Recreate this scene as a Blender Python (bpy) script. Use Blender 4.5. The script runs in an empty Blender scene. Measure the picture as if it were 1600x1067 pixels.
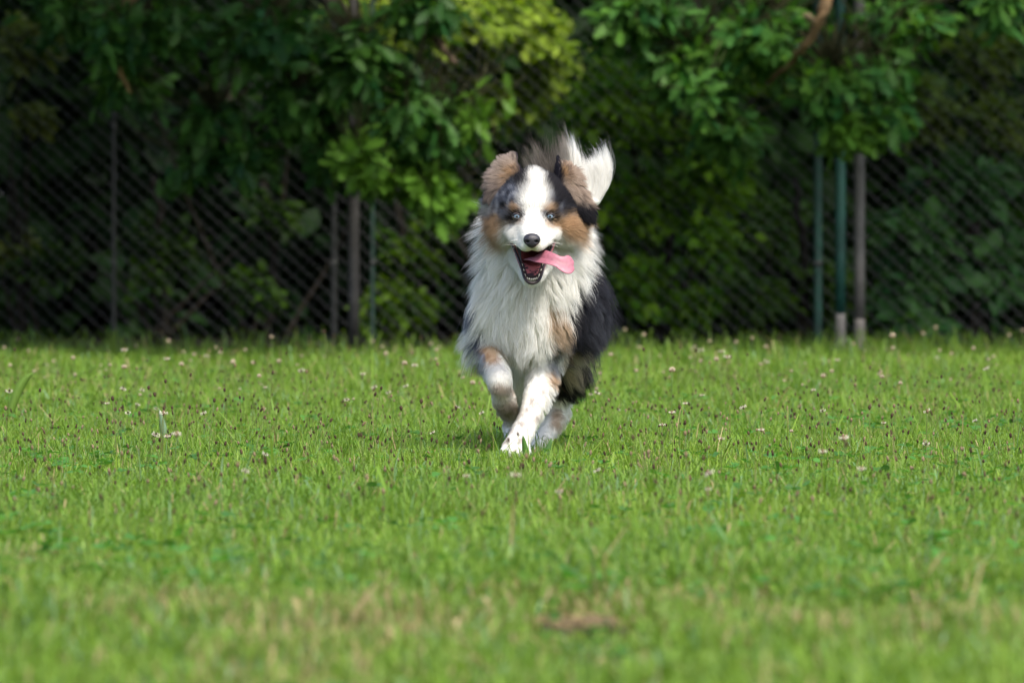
import bpy, math, random
import numpy as np
from mathutils import Vector, kdtree

# ------------------------------------------------------------------ camera, world, sun, exposure
SC = bpy.context.scene
COL = SC.collection
FP = 10710.0          # focal length in pixels of the 1600 px wide photograph
CH = 0.431            # camera height
HZ = 400.0            # image row of the horizon
rad = math.radians

cam_d = bpy.data.cameras.new("camera")
cam = bpy.data.objects.new("camera", cam_d)
COL.objects.link(cam)
SC.camera = cam
cam.location = (0, 0, CH)
cam.rotation_euler = (rad(90), 0, 0)
cam_d.sensor_width = 36.0
cam_d.lens = FP / 1600 * 36.0
cam_d.shift_y = -(533.5 - HZ) / 1600
cam_d.clip_start = 0.1
cam_d.clip_end = 1000
cam_d.dof.use_dof = True
cam_d.dof.focus_distance = 13.92
cam_d.dof.aperture_fstop = 10.0

SUN_EL, SUN_AZ = 51.0, 154.0      # azimuth clockwise from +Y (the view direction)
world = bpy.data.worlds.new("World")
SC.world = world
world.use_nodes = True
wn = world.node_tree
sky = wn.nodes.new("ShaderNodeTexSky")
sky.sky_type = 'NISHITA'
sky.sun_disc = False
sky.sun_elevation = rad(SUN_EL)
sky.sun_rotation = rad(SUN_AZ)
sky.dust_density = 3.0
sky.air_density = 1.0
wn.links.new(sky.outputs[0], wn.nodes["Background"].inputs[0])
wn.nodes["Background"].inputs[1].default_value = 0.15

sun_d = bpy.data.lights.new("sun", 'SUN')
sun_d.energy = 2.3
sun_d.angle = rad(9)
sun_d.color = (1.0, 0.95, 0.87)
sun = bpy.data.objects.new("sun", sun_d)
COL.objects.link(sun)
sd = Vector((math.sin(rad(SUN_AZ)) * math.cos(rad(SUN_EL)), math.cos(rad(SUN_AZ)) * math.cos(rad(SUN_EL)), math.sin(rad(SUN_EL))))
sun.rotation_euler = sd.to_track_quat('Z', 'Y').to_euler()
sun.location = (3, 5, 12)

SC.view_settings.view_transform = 'Standard'
SC.view_settings.look = 'None'
SC.view_settings.gamma = 1.0
SC.view_settings.exposure = 1.05
SC.render.engine = 'CYCLES'
SC.cycles.use_denoising = True
SC.cycles.max_bounces = 6
SC.cycles.diffuse_bounces = 4
SC.cycles.transmission_bounces = 4
SC.cycles.glossy_bounces = 2
SC.cycles.caustics_reflective = False
SC.cycles.caustics_refractive = False

rng = np.random.default_rng(7)
random.seed(7)
f32 = np.float32


# ------------------------------------------------------------------ helpers
def P(px, py, Y):
    """where a point of the photograph lies at distance Y"""
    return np.array(((px - 800.0) / FP * Y, Y, CH - (py - HZ) / FP * Y))


def proj(p):
    return 800.0 + p[:, 0] / p[:, 1] * FP, HZ + (CH - p[:, 2]) / p[:, 1] * FP


def nrm(v):
    return v / np.maximum(np.linalg.norm(v, axis=-1, keepdims=True), 1e-9)


def sstep(a, b, x):
    t = np.clip((x - a) / (b - a), 0, 1)
    return t * t * (3 - 2 * t)


def vnoise(p, scale, seed=0):
    """smooth value noise, p (N,3) -> 0..1"""
    q = p * scale + 100.37 * (seed + 1)
    i = np.floor(q).astype(np.int64)
    f = q - i
    f = f * f * (3 - 2 * f)
    r = 0
    for dx in (0, 1):
        for dy in (0, 1):
            for dz in (0, 1):
                h = (i[:, 0] + dx) * 73856093 ^ (i[:, 1] + dy) * 19349663 ^ (i[:, 2] + dz) * 83492791 ^ seed * 2654435
                h = (h ^ (h >> 13)) * 1274126177 & 0x7fffffff
                h = ((h ^ (h >> 16)) & 0xffff) / 65535.0
                w = (f[:, 0] if dx else 1 - f[:, 0]) * (f[:, 1] if dy else 1 - f[:, 1]) * (f[:, 2] if dz else 1 - f[:, 2])
                r = r + h * w
    return r


def tag(o, label=None, cat=None, group=None, kind=None):
    if label: o['label'] = label
    if cat: o['category'] = cat
    if group: o['group'] = group
    if kind: o['kind'] = kind
    return o


def empty(name, loc):
    o = bpy.data.objects.new(name, None)
    o.location = loc
    o.empty_display_size = 0.1
    COL.objects.link(o)
    return o


def mesh_obj(name, V, F, mat, parent=None, C=None, smooth=True, origin=None):
    """V (N,3); F a list of (M,k) index arrays; C (N,3) vertex colours. Link ONE mesh object."""
    V = np.asarray(V, dtype=f32)
    base = np.zeros(3) if origin is None else np.asarray(origin, float)
    if parent is not None:
        base = np.array(parent.matrix_world.translation if parent.parent is None else parent.location + parent.parent.location) if False else np.array(world_loc(parent))
    V = V - base.astype(f32)
    if not isinstance(F, (list, tuple)):
        F = [F]
    F = [np.asarray(a, dtype=np.int32) for a in F if len(a)]
    me = bpy.data.meshes.new(name)
    me.vertices.add(len(V))
    me.vertices.foreach_set('co', V.ravel())
    nl = sum(a.size for a in F)
    npoly = sum(len(a) for a in F)
    me.loops.add(nl)
    me.loops.foreach_set('vertex_index', np.concatenate([a.ravel() for a in F]))
    me.polygons.add(npoly)
    starts, o = [], 0
    for a in F:
        starts.append(o + np.arange(len(a), dtype=np.int32) * a.shape[1])
        o += a.size
    me.polygons.foreach_set('loop_start', np.concatenate(starts))
    me.update(calc_edges=True)
    me.polygons.foreach_set('use_smooth', np.full(npoly, smooth))
    if C is not None:
        ca = me.color_attributes.new('Col', 'FLOAT_COLOR', 'POINT')
        c4 = np.ones((len(V), 4), dtype=f32)
        c4[:, :3] = C
        ca.data.foreach_set('color', c4.ravel())
    me.materials.append(mat)
    ob = bpy.data.objects.new(name, me)
    COL.objects.link(ob)
    if parent is not None:
        ob.parent = parent
    else:
        ob.location = base
    return ob


def world_loc(o):
    l = Vector(o.location)
    while o.parent is not None:
        o = o.parent
        l = l + o.location
    return l


class MB:
    """collects tubes and leaves as one mesh"""
    def __init__(s):
        s.V, s.F3, s.F4, s.C, s.n = [], [], [], [], 0

    def add(s, V, F3=None, F4=None, C=None):
        V = np.asarray(V, float)
        s.V.append(V)
        if F3 is not None: s.F3.append(np.asarray(F3) + s.n)
        if F4 is not None: s.F4.append(np.asarray(F4) + s.n)
        s.C.append(np.broadcast_to(np.asarray(C if C is not None else (.5, .5, .5), float), (len(V), 3)))
        s.n += len(V)

    def tube(s, pts, radii, col=(.1, .08, .05), k=8, cap=True):
        pts = np.asarray(pts, float)
        radii = np.broadcast_to(np.asarray(radii, float), (len(pts),))
        t = nrm(np.gradient(pts, axis=0))
        up = np.array((0.13, 0.21, 1.0)) if abs(t[0][2]) < .9 else np.array((1.0, 0.1, 0.0))
        a = nrm(np.cross(t, up)); b = np.cross(t, a)
        th = np.arange(k) * 2 * math.pi / k
        V = pts[:, None] + radii[:, None, None] * (np.cos(th)[None, :, None] * a[:, None] + np.sin(th)[None, :, None] * b[:, None])
        V = V.reshape(-1, 3)
        i = np.arange(len(pts) - 1)[:, None] * k
        j = np.arange(k)[None]
        q = np.stack([i + j, i + (j + 1) % k, i + k + (j + 1) % k, i + k + j], -1).reshape(-1, 4)
        F3 = None
        if cap:
            n = len(V)
            V = np.concatenate([V, pts[:1], pts[-1:]])
            jj = np.arange(k)
            e = (len(pts) - 1) * k
            F3 = np.concatenate([np.stack([(jj + 1) % k, jj, np.full(k, n)], 1), np.stack([e + jj, e + (jj + 1) % k, np.full(k, n + 1)], 1)])
        s.add(V, F3, q, col)

    def build(s, name, mat, parent=None, origin=None):
        F = []
        if s.F3: F.append(np.concatenate(s.F3))
        if s.F4: F.append(np.concatenate(s.F4))
        return mesh_obj(name, np.concatenate(s.V), F, mat, parent, np.concatenate(s.C), origin=origin)


# ------------------------------------------------------------------ materials
def new_mat(name):
    m = bpy.data.materials.new(name)
    m.use_nodes = True
    nt = m.node_tree
    return m, nt, nt.nodes["Principled BSDF"]


def attr_mat(name, rough=0.6, spec=0.3, translucent=0.0, tint=(1, 1, 1), noise=0.0, nscale=40, sheen=0.0, bump=0.0):
    m, nt, b = new_mat(name)
    at = nt.nodes.new('ShaderNodeAttribute'); at.attribute_name = 'Col'
    col = at.outputs['Color']
    if noise > 0:
        tc = nt.nodes.new('ShaderNodeTexCoord')
        no = nt.nodes.new('ShaderNodeTexNoise'); no.inputs['Scale'].default_value = nscale; no.inputs['Detail'].default_value = 5
        nt.links.new(tc.outputs['Object'], no.inputs['Vector'])
        mr = nt.nodes.new('ShaderNodeMapRange'); mr.inputs[1].default_value = .3; mr.inputs[2].default_value = .7
        mr.inputs[3].default_value = 1 - noise; mr.inputs[4].default_value = 1 + noise
        nt.links.new(no.outputs[0], mr.inputs[0])
        mx = nt.nodes.new('ShaderNodeVectorMath'); mx.operation = 'SCALE'
        nt.links.new(col, mx.inputs[0]); nt.links.new(mr.outputs[0], mx.inputs[3])
        col = mx.outputs[0]
        if bump > 0:
            bp = nt.nodes.new('ShaderNodeBump'); bp.inputs['Strength'].default_value = bump; bp.inputs['Distance'].default_value = .01
            nt.links.new(no.outputs[0], bp.inputs['Height']); nt.links.new(bp.outputs[0], b.inputs['Normal'])
    nt.links.new(col, b.inputs['Base Color'])
    b.inputs['Roughness'].default_value = rough
    b.inputs['Specular IOR Level'].default_value = spec
    b.inputs['Sheen Weight'].default_value = sheen
    if translucent > 0:
        tr = nt.nodes.new('ShaderNodeBsdfTranslucent')
        tm = nt.nodes.new('ShaderNodeVectorMath'); tm.operation = 'MULTIPLY'; tm.inputs[1].default_value = tint
        nt.links.new(col, tm.inputs[0]); nt.links.new(tm.outputs[0], tr.inputs['Color'])
        mix = nt.nodes.new('ShaderNodeMixShader'); mix.inputs[0].default_value = translucent
        nt.links.new(b.outputs[0], mix.inputs[1]); nt.links.new(tr.outputs[0], mix.inputs[2])
        nt.links.new(mix.outputs[0], nt.nodes['Material Output'].inputs['Surface'])
    return m


M_LEAF = attr_mat('oak_leaf', rough=.5, spec=.28, translucent=.38, tint=(1.5, 1.5, .6), noise=.12, nscale=60)
M_FARLEAF = attr_mat('shrub_leaf', rough=.6, spec=.15, translucent=.4, tint=(1.5, 1.45, .5))
M_BARK = attr_mat('bark', rough=.9, spec=.2, noise=.45, nscale=30, bump=.6)
M_GRASS = attr_mat('grass_blade', rough=.5, spec=.3, translucent=.42, tint=(1.25, 1.3, .6))
M_FUR = attr_mat('fur', rough=.6, spec=.12, translucent=.48)
M_SKIN = attr_mat('skin_under_fur', rough=.8, spec=.1)
M_WET = attr_mat('wet_flesh', rough=.45, spec=.35, noise=.18, nscale=160)
M_NOSE = attr_mat('nose_leather', rough=.42, spec=.5, noise=.3, nscale=420, bump=.2)
M_EYE = attr_mat('eye_surface', rough=.05, spec=.7)
M_TOOTH = attr_mat('tooth_enamel', rough=.25, spec=.5)
M_METAL = attr_mat('weathered_post', rough=.55, spec=.4, noise=.3, nscale=14, bump=.15)
M_SEED = attr_mat('seed_head', rough=.8, spec=.1, noise=.35, nscale=700)
M_WIRE = attr_mat('fence_wire', rough=.45, spec=.5)

# ------------------------------------------------------------------ the ground
def make_ground():
    m, nt, b = new_mat('lawn_soil')
    tc = nt.nodes.new('ShaderNodeTexCoord')
    n1 = nt.nodes.new('ShaderNodeTexNoise'); n1.inputs['Scale'].default_value = 3.0; n1.inputs['Detail'].default_value = 8
    n2 = nt.nodes.new('ShaderNodeTexNoise'); n2.inputs['Scale'].default_value = 60.0; n2.inputs['Detail'].default_value = 4
    r1 = nt.nodes.new('ShaderNodeValToRGB')
    r1.color_ramp.elements[0].position = .35; r1.color_ramp.elements[0].color = (.05, .085, .014, 1)
    r1.color_ramp.elements[1].position = .75; r1.color_ramp.elements[1].color = (.10, .10, .035, 1)
    r2 = nt.nodes.new('ShaderNodeValToRGB')
    r2.color_ramp.elements[0].position = .3; r2.color_ramp.elements[0].color = (.5, .5, .5, 1)
    r2.color_ramp.elements[1].position = .7; r2.color_ramp.elements[1].color = (1.2, 1.2, 1.2, 1)
    mx = nt.nodes.new('ShaderNodeVectorMath'); mx.operation = 'MULTIPLY'
    nt.links.new(tc.outputs['Object'], n1.inputs['Vector']); nt.links.new(tc.outputs['Object'], n2.inputs['Vector'])
    nt.links.new(n1.outputs[0], r1.inputs[0]); nt.links.new(n2.outputs[0], r2.inputs[0])
    nt.links.new(r1.outputs[0], mx.inputs[0]); nt.links.new(r2.outputs[0], mx.inputs[1])
    # leaf litter beyond the fence line
    sp = nt.nodes.new('ShaderNodeSeparateXYZ'); nt.links.new(tc.outputs['Object'], sp.inputs[0])
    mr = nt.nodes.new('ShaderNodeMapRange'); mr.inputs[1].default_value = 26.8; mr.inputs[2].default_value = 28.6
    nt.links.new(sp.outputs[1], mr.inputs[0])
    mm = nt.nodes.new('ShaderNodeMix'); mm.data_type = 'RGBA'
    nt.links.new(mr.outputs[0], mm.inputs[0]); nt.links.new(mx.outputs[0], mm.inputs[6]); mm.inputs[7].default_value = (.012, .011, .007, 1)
    nt.links.new(mm.outputs[2], b.inputs['Base Color'])
    b.inputs['Roughness'].default_value = .95
    b.inputs['Specular IOR Level'].default_value = .1
    n = 60
    xs = np.linspace(-1, 1, n); xs = np.sign(xs) * np.abs(xs) ** 3 * 300
    ys = np.concatenate([np.linspace(-200, 0, 12)[:-1], np.linspace(0, 60, 90), np.linspace(60, 500, 16)[1:]])
    X, Y = np.meshgrid(xs, ys)
    Z = np.zeros_like(X)
    V = np.stack([X, Y, Z], -1).reshape(-1, 3)
    i, j = np.meshgrid(np.arange(len(ys) - 1), np.arange(n - 1), indexing='ij')
    a = (i * n + j).ravel()
    F = np.stack([a, a + 1, a + n + 1, a + n], 1)
    o = mesh_obj('ground', V, [F], m)
    tag(o, kind='structure')


make_ground()


def half_w(Y):
    return 0.0747 * Y


def tan_patch(x, y):
    """dried, worn places of the lawn: 0..1"""
    p = np.stack([x * 1.3, y * .55, np.zeros_like(x)], 1)
    n = vnoise(p, 1.1, 3) * .65 + vnoise(p, 3.3, 4) * .35
    base = sstep(.60, .80, n) * .35 * sstep(12, 9.5, y)
    def spot(px, py, rx, ry):
        yy = FP * CH / (py - HZ)
        c = P(px, py, yy)
        return np.exp(-(((x - c[0]) / rx) ** 2 + ((y - c[1]) / ry) ** 2))
    s = spot(640, 1000, .15, .35) * .9 + spot(40, 910, .06, .35) * .9 + spot(1010, 970, .13, .22) * .9 + spot(1250, 1010, .12, .3) * .6 + spot(1500, 1010, .1, .4) * .7 + spot(500, 1040, .1, .3) * .6 + spot(1470, 920, .04, .2) * .6 + spot(250, 980, .12, .3) * .5
    return np.clip(base + s * .72, 0, 1) * (.55 + .45 * sstep(.3, .7, vnoise(p, 9, 5)))


SOIL = P(915, 972, FP * CH / (990 - HZ))


def make_grass():
    Vs, Cs, F3s, F4s = [], [], [], []
    bands = [(5.6, 9.0, 8500, .0036), (9.0, 12.0, 8500, .0026), (12.0, 17.0, 8000, .0022), (17.0, 23.0, 4000, .0032), (23.0, 30.7, 2600, .0044)]
    xx, yy, ww = [], [], []
    for y0, y1, dens, w in bands:
        hw = half_w(y1) + .35
        n = int(dens * (y1 - y0) * 2 * hw)
        x = rng.uniform(-hw, hw, n); y = rng.uniform(y0, y1, n)
        k = np.abs(x) < half_w(y) + .30
        xx.append(x[k]); yy.append(y[k]); ww.append(np.full(k.sum(), w))
    x = np.concatenate(xx); y = np.concatenate(yy); w = np.concatenate(ww)
    p = np.stack([x, y, np.zeros_like(x)], 1)
    # tufts: pull blades towards tuft centres
    tn = vnoise(p, 7.0, 11)
    keep = rng.random(len(x)) < .35 + .9 * tn
    sd_ = np.hypot((x - SOIL[0]) / .05, (y - SOIL[1]) / .11) + (vnoise(p, 45, 28) - .5) * 1.4
    keep &= (sd_ > 1) | (rng.random(len(x)) < .12)
    tp = tan_patch(x, y)
    keep &= rng.random(len(x)) > .35 * tp
    edge = 28.6 - 1.2 * sstep(.3, -1.2, x) + 1.6 * (vnoise(p, 1.5, 17) - .5) + 1.2 * (vnoise(p, 5, 18) - .5)
    keep &= (y < edge) | (rng.random(len(x)) < .34)
    x, y, w, p, tp = x[keep], y[keep], w[keep], p[keep], tp[keep]
    n = len(x)
    patch = vnoise(p, 2.2, 12); fine = vnoise(p, 8.0, 13)
    h = (.018 + .030 * patch + .022 * fine) * rng.uniform(.55, 1.25, n)
    h += sstep(17, 24, y) * .046 * (.2 + .8 * sstep(30.0, 26, y)) * sstep(.25, .75, vnoise(p, 3.5, 15)) * 1.6 * rng.random(n) * (.4 + patch)
    h *= 1 - .45 * tp
    h *= 1 - .6 * sstep(24, 27, y)
    h += sstep(22, 24, y) * sstep(28.5, 26, y) * .09 * np.maximum(0, vnoise(p, 2.6, 19) * .6 + vnoise(p, 9, 20) * .4 - .48) * 2.2 * rng.random(n)
    h += sstep(26, 28, y) * (.020 * rng.random(n) + .13 * rng.random(n) ** 5 * sstep(.3, .7, vnoise(p, 2.2, 27)))
    h *= 1 - .72 * sstep(1.25, .7, np.hypot((x - SOIL[0]) / .075, (y - SOIL[1] + .42) / .62))
    tall = (rng.random(n) < .012) & (y < 22)
    h[tall] *= 1.9
    # grass is thinner and shorter where the dog lands
    h *= 1 - .05 * np.exp(-(((x - .03) / .10) ** 2 + ((y - 13.8) / .5) ** 2))
    broad = rng.random(n) < .03
    w = w * rng.uniform(.6, 1.3, n); w[broad] *= 2.2
    az = rng.uniform(0, 2 * math.pi, n)
    lean = rng.uniform(.05, 1.1, n)
    d = np.stack([np.cos(az), np.sin(az), np.zeros(n)], 1)
    tw = az + math.pi / 2 + rng.normal(0, .5, n)
    s = np.stack([np.cos(tw), np.sin(tw), np.zeros(n)], 1)
    up = np.array((0, 0, 1.0))
    root = p
    m1 = root + h[:, None] * (.5 * up + .22 * lean[:, None] * d)
    m2 = root + h[:, None] * (.86 * up + .62 * lean[:, None] * d)
    tip = root + h[:, None] * ((1.05 - .35 * lean)[:, None] * up + 1.15 * lean[:, None] * d)
    hw_ = w[:, None] * .5
    V = np.stack([root - s * hw_ * .8, root + s * hw_ * .8, m1 - s * hw_, m1 + s * hw_, m2 - s * hw_ * .7, m2 + s * hw_ * .7, tip], 1)
    base = np.arange(n)[:, None] * 7
    F4 = np.concatenate([base + np.array([[0, 1, 3, 2]]), base + np.array([[2, 3, 5, 4]])])
    F3 = base + np.array([[4, 5, 6]])
    t = rng.random(n)[:, None]
    hue = np.clip(vnoise(p, 1.4, 14) * .6 + rng.random(n) * .5 - .05, 0, 1)[:, None]
    c = (1 - hue) * np.array((.116, .235, .030)) + hue * np.array((.222, .335, .038))
    c = c * (.68 + .46 * t)
    c = c * (1 - .55 * tp[:, None]) + np.array((.25, .235, .11)) * .55 * tp[:, None]
    blue = (rng.random(n) < .06)[:, None]
    c = np.where(blue, np.array((.16, .27, .12)) * (.8 + .4 * t), c)
    dry = (rng.random(n) < .05 + .8 * tp)[:, None]
    c = np.where(dry, np.array((.34, .27, .13)) * (.7 + .5 * t), c)
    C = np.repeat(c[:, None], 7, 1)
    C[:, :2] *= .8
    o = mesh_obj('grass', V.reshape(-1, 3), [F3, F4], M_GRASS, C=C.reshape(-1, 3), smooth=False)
    tag(o, 'short bright green lawn grass covering the whole field', 'grass', kind='stuff')


make_grass()

# ------------------------------------------------------------------ small plants of the lawn
def ellipsoid_mesh(c, r, axis, nu=8, nv=6, rough=0.0):
    axis = nrm(np.asarray(axis, float)); a = nrm(np.cross(axis, (0.3, 0.9, 0.1))); b = np.cross(axis, a)
    V = [np.asarray(c) - axis * r[1]]
    for i in range(1, nv):
        ph = math.pi * i / nv
        for j in range(nu):
            th = 2 * math.pi * (j + .5 * (i % 2)) / nu
            rr = r[0] * math.sin(ph) * (1 + rough * random.uniform(-1, 1))
            V.append(np.asarray(c) - axis * r[1] * math.cos(ph) + (a * math.cos(th) + b * math.sin(th)) * rr)
    V.append(np.asarray(c) + axis * r[1])
    F3, F4 = [], []
    for j in range(nu):
        F3.append((0, 1 + (j + 1) % nu, 1 + j))
        F3.append((len(V) - 1, 1 + (nv - 2) * nu + j, 1 + (nv - 2) * nu + (j + 1) % nu))
    for i in range(nv - 2):
        for j in range(nu):
            F4.append((1 + i * nu + j, 1 + i * nu + (j + 1) % nu, 1 + (i + 1) * nu + (j + 1) % nu, 1 + (i + 1) * nu + j))
    return np.array(V), np.array(F3), np.array(F4)


def make_plantain(h, bend, ring, dark):
    root = empty('plantain_flower', (0, 0, -50))
    t = np.linspace(0, 1, 7)
    pts = np.stack([bend * t ** 2 * h, .2 * bend * t * h, t * h], 1) + np.array((0, 0, -50.0))
    mb = MB(); mb.tube(pts, np.linspace(.0010, .0007, 7), (.16, .20, .06), k=5)
    mb.build('stalk', M_GRASS, root)
    ax = nrm(pts[-1] - pts[-2])
    hb = MB()
    hl = random.uniform(.0036, .0062)
    V, F3, F4 = ellipsoid_mesh(pts[-1] + ax * hl * .8, (random.uniform(.0021, .0031), hl), ax, 8, 7, .18)
    hb.add(V, F3, F4, (.055, .035, .022) if dark else (.17, .12, .07))
    hb.build('seed_head', M_SEED, root)
    if ring:
        rb = MB()
        a = nrm(np.cross(ax, (.3, .9, .1))); b = np.cross(ax, a)
        for k in range(16):
            th = k * 2.4; d = a * math.cos(th) + b * math.sin(th)
            q = pts[-1] + ax * hl * (.35 + .7 * random.random())
            rb.tube([q + d * .002, q + d * .0062 + ax * .001], .0002, (.55, .50, .38), k=3)
            V, F3, F4 = ellipsoid_mesh(q + d * .0070 + ax * .001, (.0010, .0013), ax, 5, 3)
            rb.add(V, F3, F4, (.62, .57, .45))
        rb.build('anther_ring', M_SEED, root)
    return root


def make_clover(h, bend):
    root = empty('clover_blossom', (0, 0, -50))
    t = np.linspace(0, 1, 6)
    pts = np.stack([bend * t ** 2 * h, -.15 * bend * t * h, t * h], 1) + np.array((0, 0, -50.0))
    mb = MB(); mb.tube(pts, np.linspace(.0012, .0009, 6), (.13, .22, .05), k=5)
    mb.build('stalk', M_GRASS, root)
    c = pts[-1] + np.array((0, 0, .005))
    hb = MB()
    for k in range(46):
        z = 1 - 1.75 * (k + .5) / 46; r = math.sqrt(max(0, 1 - z * z)); th = k * 2.39996
        d = np.array((r * math.cos(th), r * math.sin(th), z))
        V, F3, F4 = ellipsoid_mesh(c + d * .0040, (.0011, .0028), d + np.array((0, 0, .35)), 5, 4)
        hb.add(V, F3, F4, (.42, .35, .25) if z > -.3 else (.24, .17, .10))
    hb.build('blossom_head', M_SEED, root)
    return root


def copy_tree(o, parent=None):
    c = o.copy(); COL.objects.link(c)
    if parent is not None: c.parent = parent
    for ch in list(o.children):
        copy_tree(ch, c)
    return c


def scatter_flowers():
    protos = []
    for k in range(9):
        pr = make_plantain(random.uniform(.075, .15), random.uniform(-.45, .45), k in (0, 5), k % 3 != 2)
        tag(pr, 'thin plantain stalk with a small brown seed head rising from the lawn', 'wildflower', 'plantain seed heads scattered over the lawn')
        protos.append([pr, False])
    def put(pr, x, y, s, rz):
        o = pr[0] if not pr[1] else copy_tree(pr[0])
        pr[1] = True
        o.location = (x, y, 0); o.rotation_euler = (0, 0, rz); o.scale = (s, s, s)
        return o
    n = 0
    while n < 295:
        y = 9.8 + 15 * random.betavariate(1.5, 2.3)
        x = random.uniform(-1, 1) * half_w(y)
        if abs(x - .045) < .12 and 12.4 < y < 14.7: continue
        s = random.uniform(.65, 1.1) if y < 18 else random.uniform(.9, 1.3)
        if random.random() > .45 + .55 * vnoise(np.array([[x, y, 0.]]), 2.0, 21)[0]: continue
        put(protos[n % 9], x, y, s, random.uniform(0, 6.28)); n += 1
    cp = []
    for k in range(4):
        pr = make_clover(random.uniform(.10, .15), random.uniform(-.3, .3))
        tag(pr, 'small round cream clover blossom on a stalk in the taller grass', 'wildflower', 'pale clover blossoms at the far edge of the lawn')
        cp.append([pr, False])
    # the ones that stand out in the photograph: (px, py of the head, distance)
    spots = [(1408, 500, 22), (1208, 531, 24), (1108, 537, 24), (1182, 532, 25), (1325, 533, 25), (1031, 548, 24), (1080, 562, 22), (1228, 583, 20), (1305, 560, 22),
             (1380, 575, 20), (1407, 603, 17), (1526, 548, 22), (1556, 557, 22), (1443, 544, 25), (1049, 585, 16), (1003, 545, 25), (1224, 668, 14), (1480, 585, 20), (595, 545, 24), (680, 545, 25),
             (267, 562, 19), (122, 575, 20), (72, 592, 20), (560, 553, 25), (455, 566, 22), (380, 551, 20), (510, 560, 23), (638, 550, 25), (2, 565, 20), (205, 578, 22)]
    for i, (px, py, Y) in enumerate(spots):
        q = P(px, py, Y)
        h = max(.05, q[2])
        put(cp[i % 4], q[0], Y, min(1.5, h / .128), random.uniform(0, 6.28))
    for i in range(110):
        Y = random.uniform(17, 27); x = random.uniform(-1, 1) * half_w(Y)
        put(cp[i % 4], x, Y, random.uniform(.5, 1.15), random.uniform(0, 6.28))


scatter_flowers()


def more_seed_heads():
    mb = MB()
    r = random.Random(9)
    for k in range(1700):
        y = 9.5 + 17 * r.betavariate(1.5, 2.0)
        x = r.uniform(-1, 1) * (half_w(y) + .1)
        if abs(x - .045) < .10 and 12.8 < y < 14.5: continue
        h = r.uniform(.045, .085) * (1 if y < 18 else 1.25)
        b = np.array((r.uniform(-.25, .25), r.uniform(-.25, .25), 0)) * h
        p0 = np.array((x, y, 0.)); p1 = p0 + b * .3 + np.array((0, 0, h * .5)); p2 = p0 + b + np.array((0, 0, h))
        mb.tube([p0, p1, p2], .0006, (.15, .20, .06), k=3, cap=False)
        V, F3, F4 = ellipsoid_mesh(p2, (r.uniform(.0018, .0030), r.uniform(.003, .006)), p2 - p1, 5, 4, .2)
        mb.add(V, F3, F4, np.array(r.choice([(.05, .033, .02), (.09, .06, .035), (.20, .15, .09), (.05, .03, .02)])))
    tag(mb.build('small_seed_heads', M_SEED, origin=(0, 14, 0)), 'tiny brown seed heads sprinkled through the lawn between the larger ones', 'seed heads', kind='stuff')


more_seed_heads()


def broad_blade(name, base, tip, width, col, label, cat, group=None, sag=.03):
    """a broad weed leaf standing out of the lawn"""
    base = np.asarray(base, float); tip = np.asarray(tip, float)
    t = np.linspace(0, 1, 10)[:, None]
    mid = base + (tip - base) * t + np.array((0, 0, 1.0)) * sag * np.sin(math.pi * t)
    ax = nrm(tip - base); s = nrm(np.cross(ax, (0.05, 1.0, .35)))
    wv = (np.sin(math.pi * np.clip(t, .02, 1) ** .8) ** .7) * width * .5 + .0006
    nn = np.cross(s, ax)
    V = np.concatenate([mid - s * wv + nn * wv * .35, mid, mid + s * wv + nn * wv * .35])
    k = np.arange(9)
    F = np.concatenate([np.stack([k, k + 1, k + 11, k + 10], 1), np.stack([k + 10, k + 11, k + 21, k + 20], 1)])
    o = mesh_obj(name, V, [F], M_LEAF, C=np.broadcast_to(col, (30, 3)), origin=base)
    m = o.modifiers.new('thickness', 'SOLIDIFY'); m.thickness = .0008
    tag(o, label, cat, group)
    return o


q0, q1 = P(8, 640, 17), P(52, 582, 17)
broad_blade('broad_leaf', (q0[0], 17, 0), q1, .022, (.14, .24, .04), 'broad upright green leaf leaning right at the far left edge of the lawn', 'leaf')
q1 = P(262, 658, 15)
broad_blade('broad_leaf', (q1[0], 15, 0), P(249, 639, 15), .016, (.20, .30, .19), 'small bluish green leaf in the lawn well left of the dog', 'leaf', sag=.0)
broad_blade('broad_leaf', (P(826, 730, 13.7)[0], 13.7, 0), P(817, 680, 13.7), .013, (.08, .19, .03), 'dark green pointed leaf right in front of the front paw', 'leaf', sag=0)
broad_blade('broad_leaf', (P(846, 730, 13.75)[0], 13.75, 0), P(862, 685, 13.75), .014, (.10, .20, .06), 'green pointed leaf leaning right beside the hind paw', 'leaf', sag=0)


def clover_leaves():
    n = 5200
    y = rng.uniform(6.0, 24, n); x = rng.uniform(-1, 1, n) * (half_w(y) + .15)
    p = np.stack([x, y, np.zeros(n)], 1)
    k = vnoise(p, 1.9, 25) * .6 + vnoise(p, 6, 26) * .4 > .55
    p = p[k]; n = len(p)
    p[:, 2] = rng.uniform(.022, .048, n)
    a0 = rng.uniform(0, 6.28, n)
    pos = np.repeat(p, 3, 0); az = (a0[:, None] + np.array((0, 2.09, 4.19))[None]).ravel()
    ax = np.stack([np.cos(az), np.sin(az), rng.uniform(-.1, .5, len(az))], 1)
    nor = nrm(np.array((0, 0, 1.0)) + rng.normal(size=(len(az), 3)) * .25)
    col = np.repeat(np.array((.060, .170, .028)) * rng.uniform(.7, 1.4, (n, 1)), 3, 0)
    V, F, C = leaves(pos, ax, nor, rng.uniform(.012, .020, len(az)), col, [(0, .05), (.25, .34), (.6, .48), (.9, .30), (1.0, .05)])
    tag(mesh_obj('clover_leaves', V, [F], M_GRASS, C=C), 'patches of low three part clover leaves among the grass', 'clover', kind='stuff')


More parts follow.
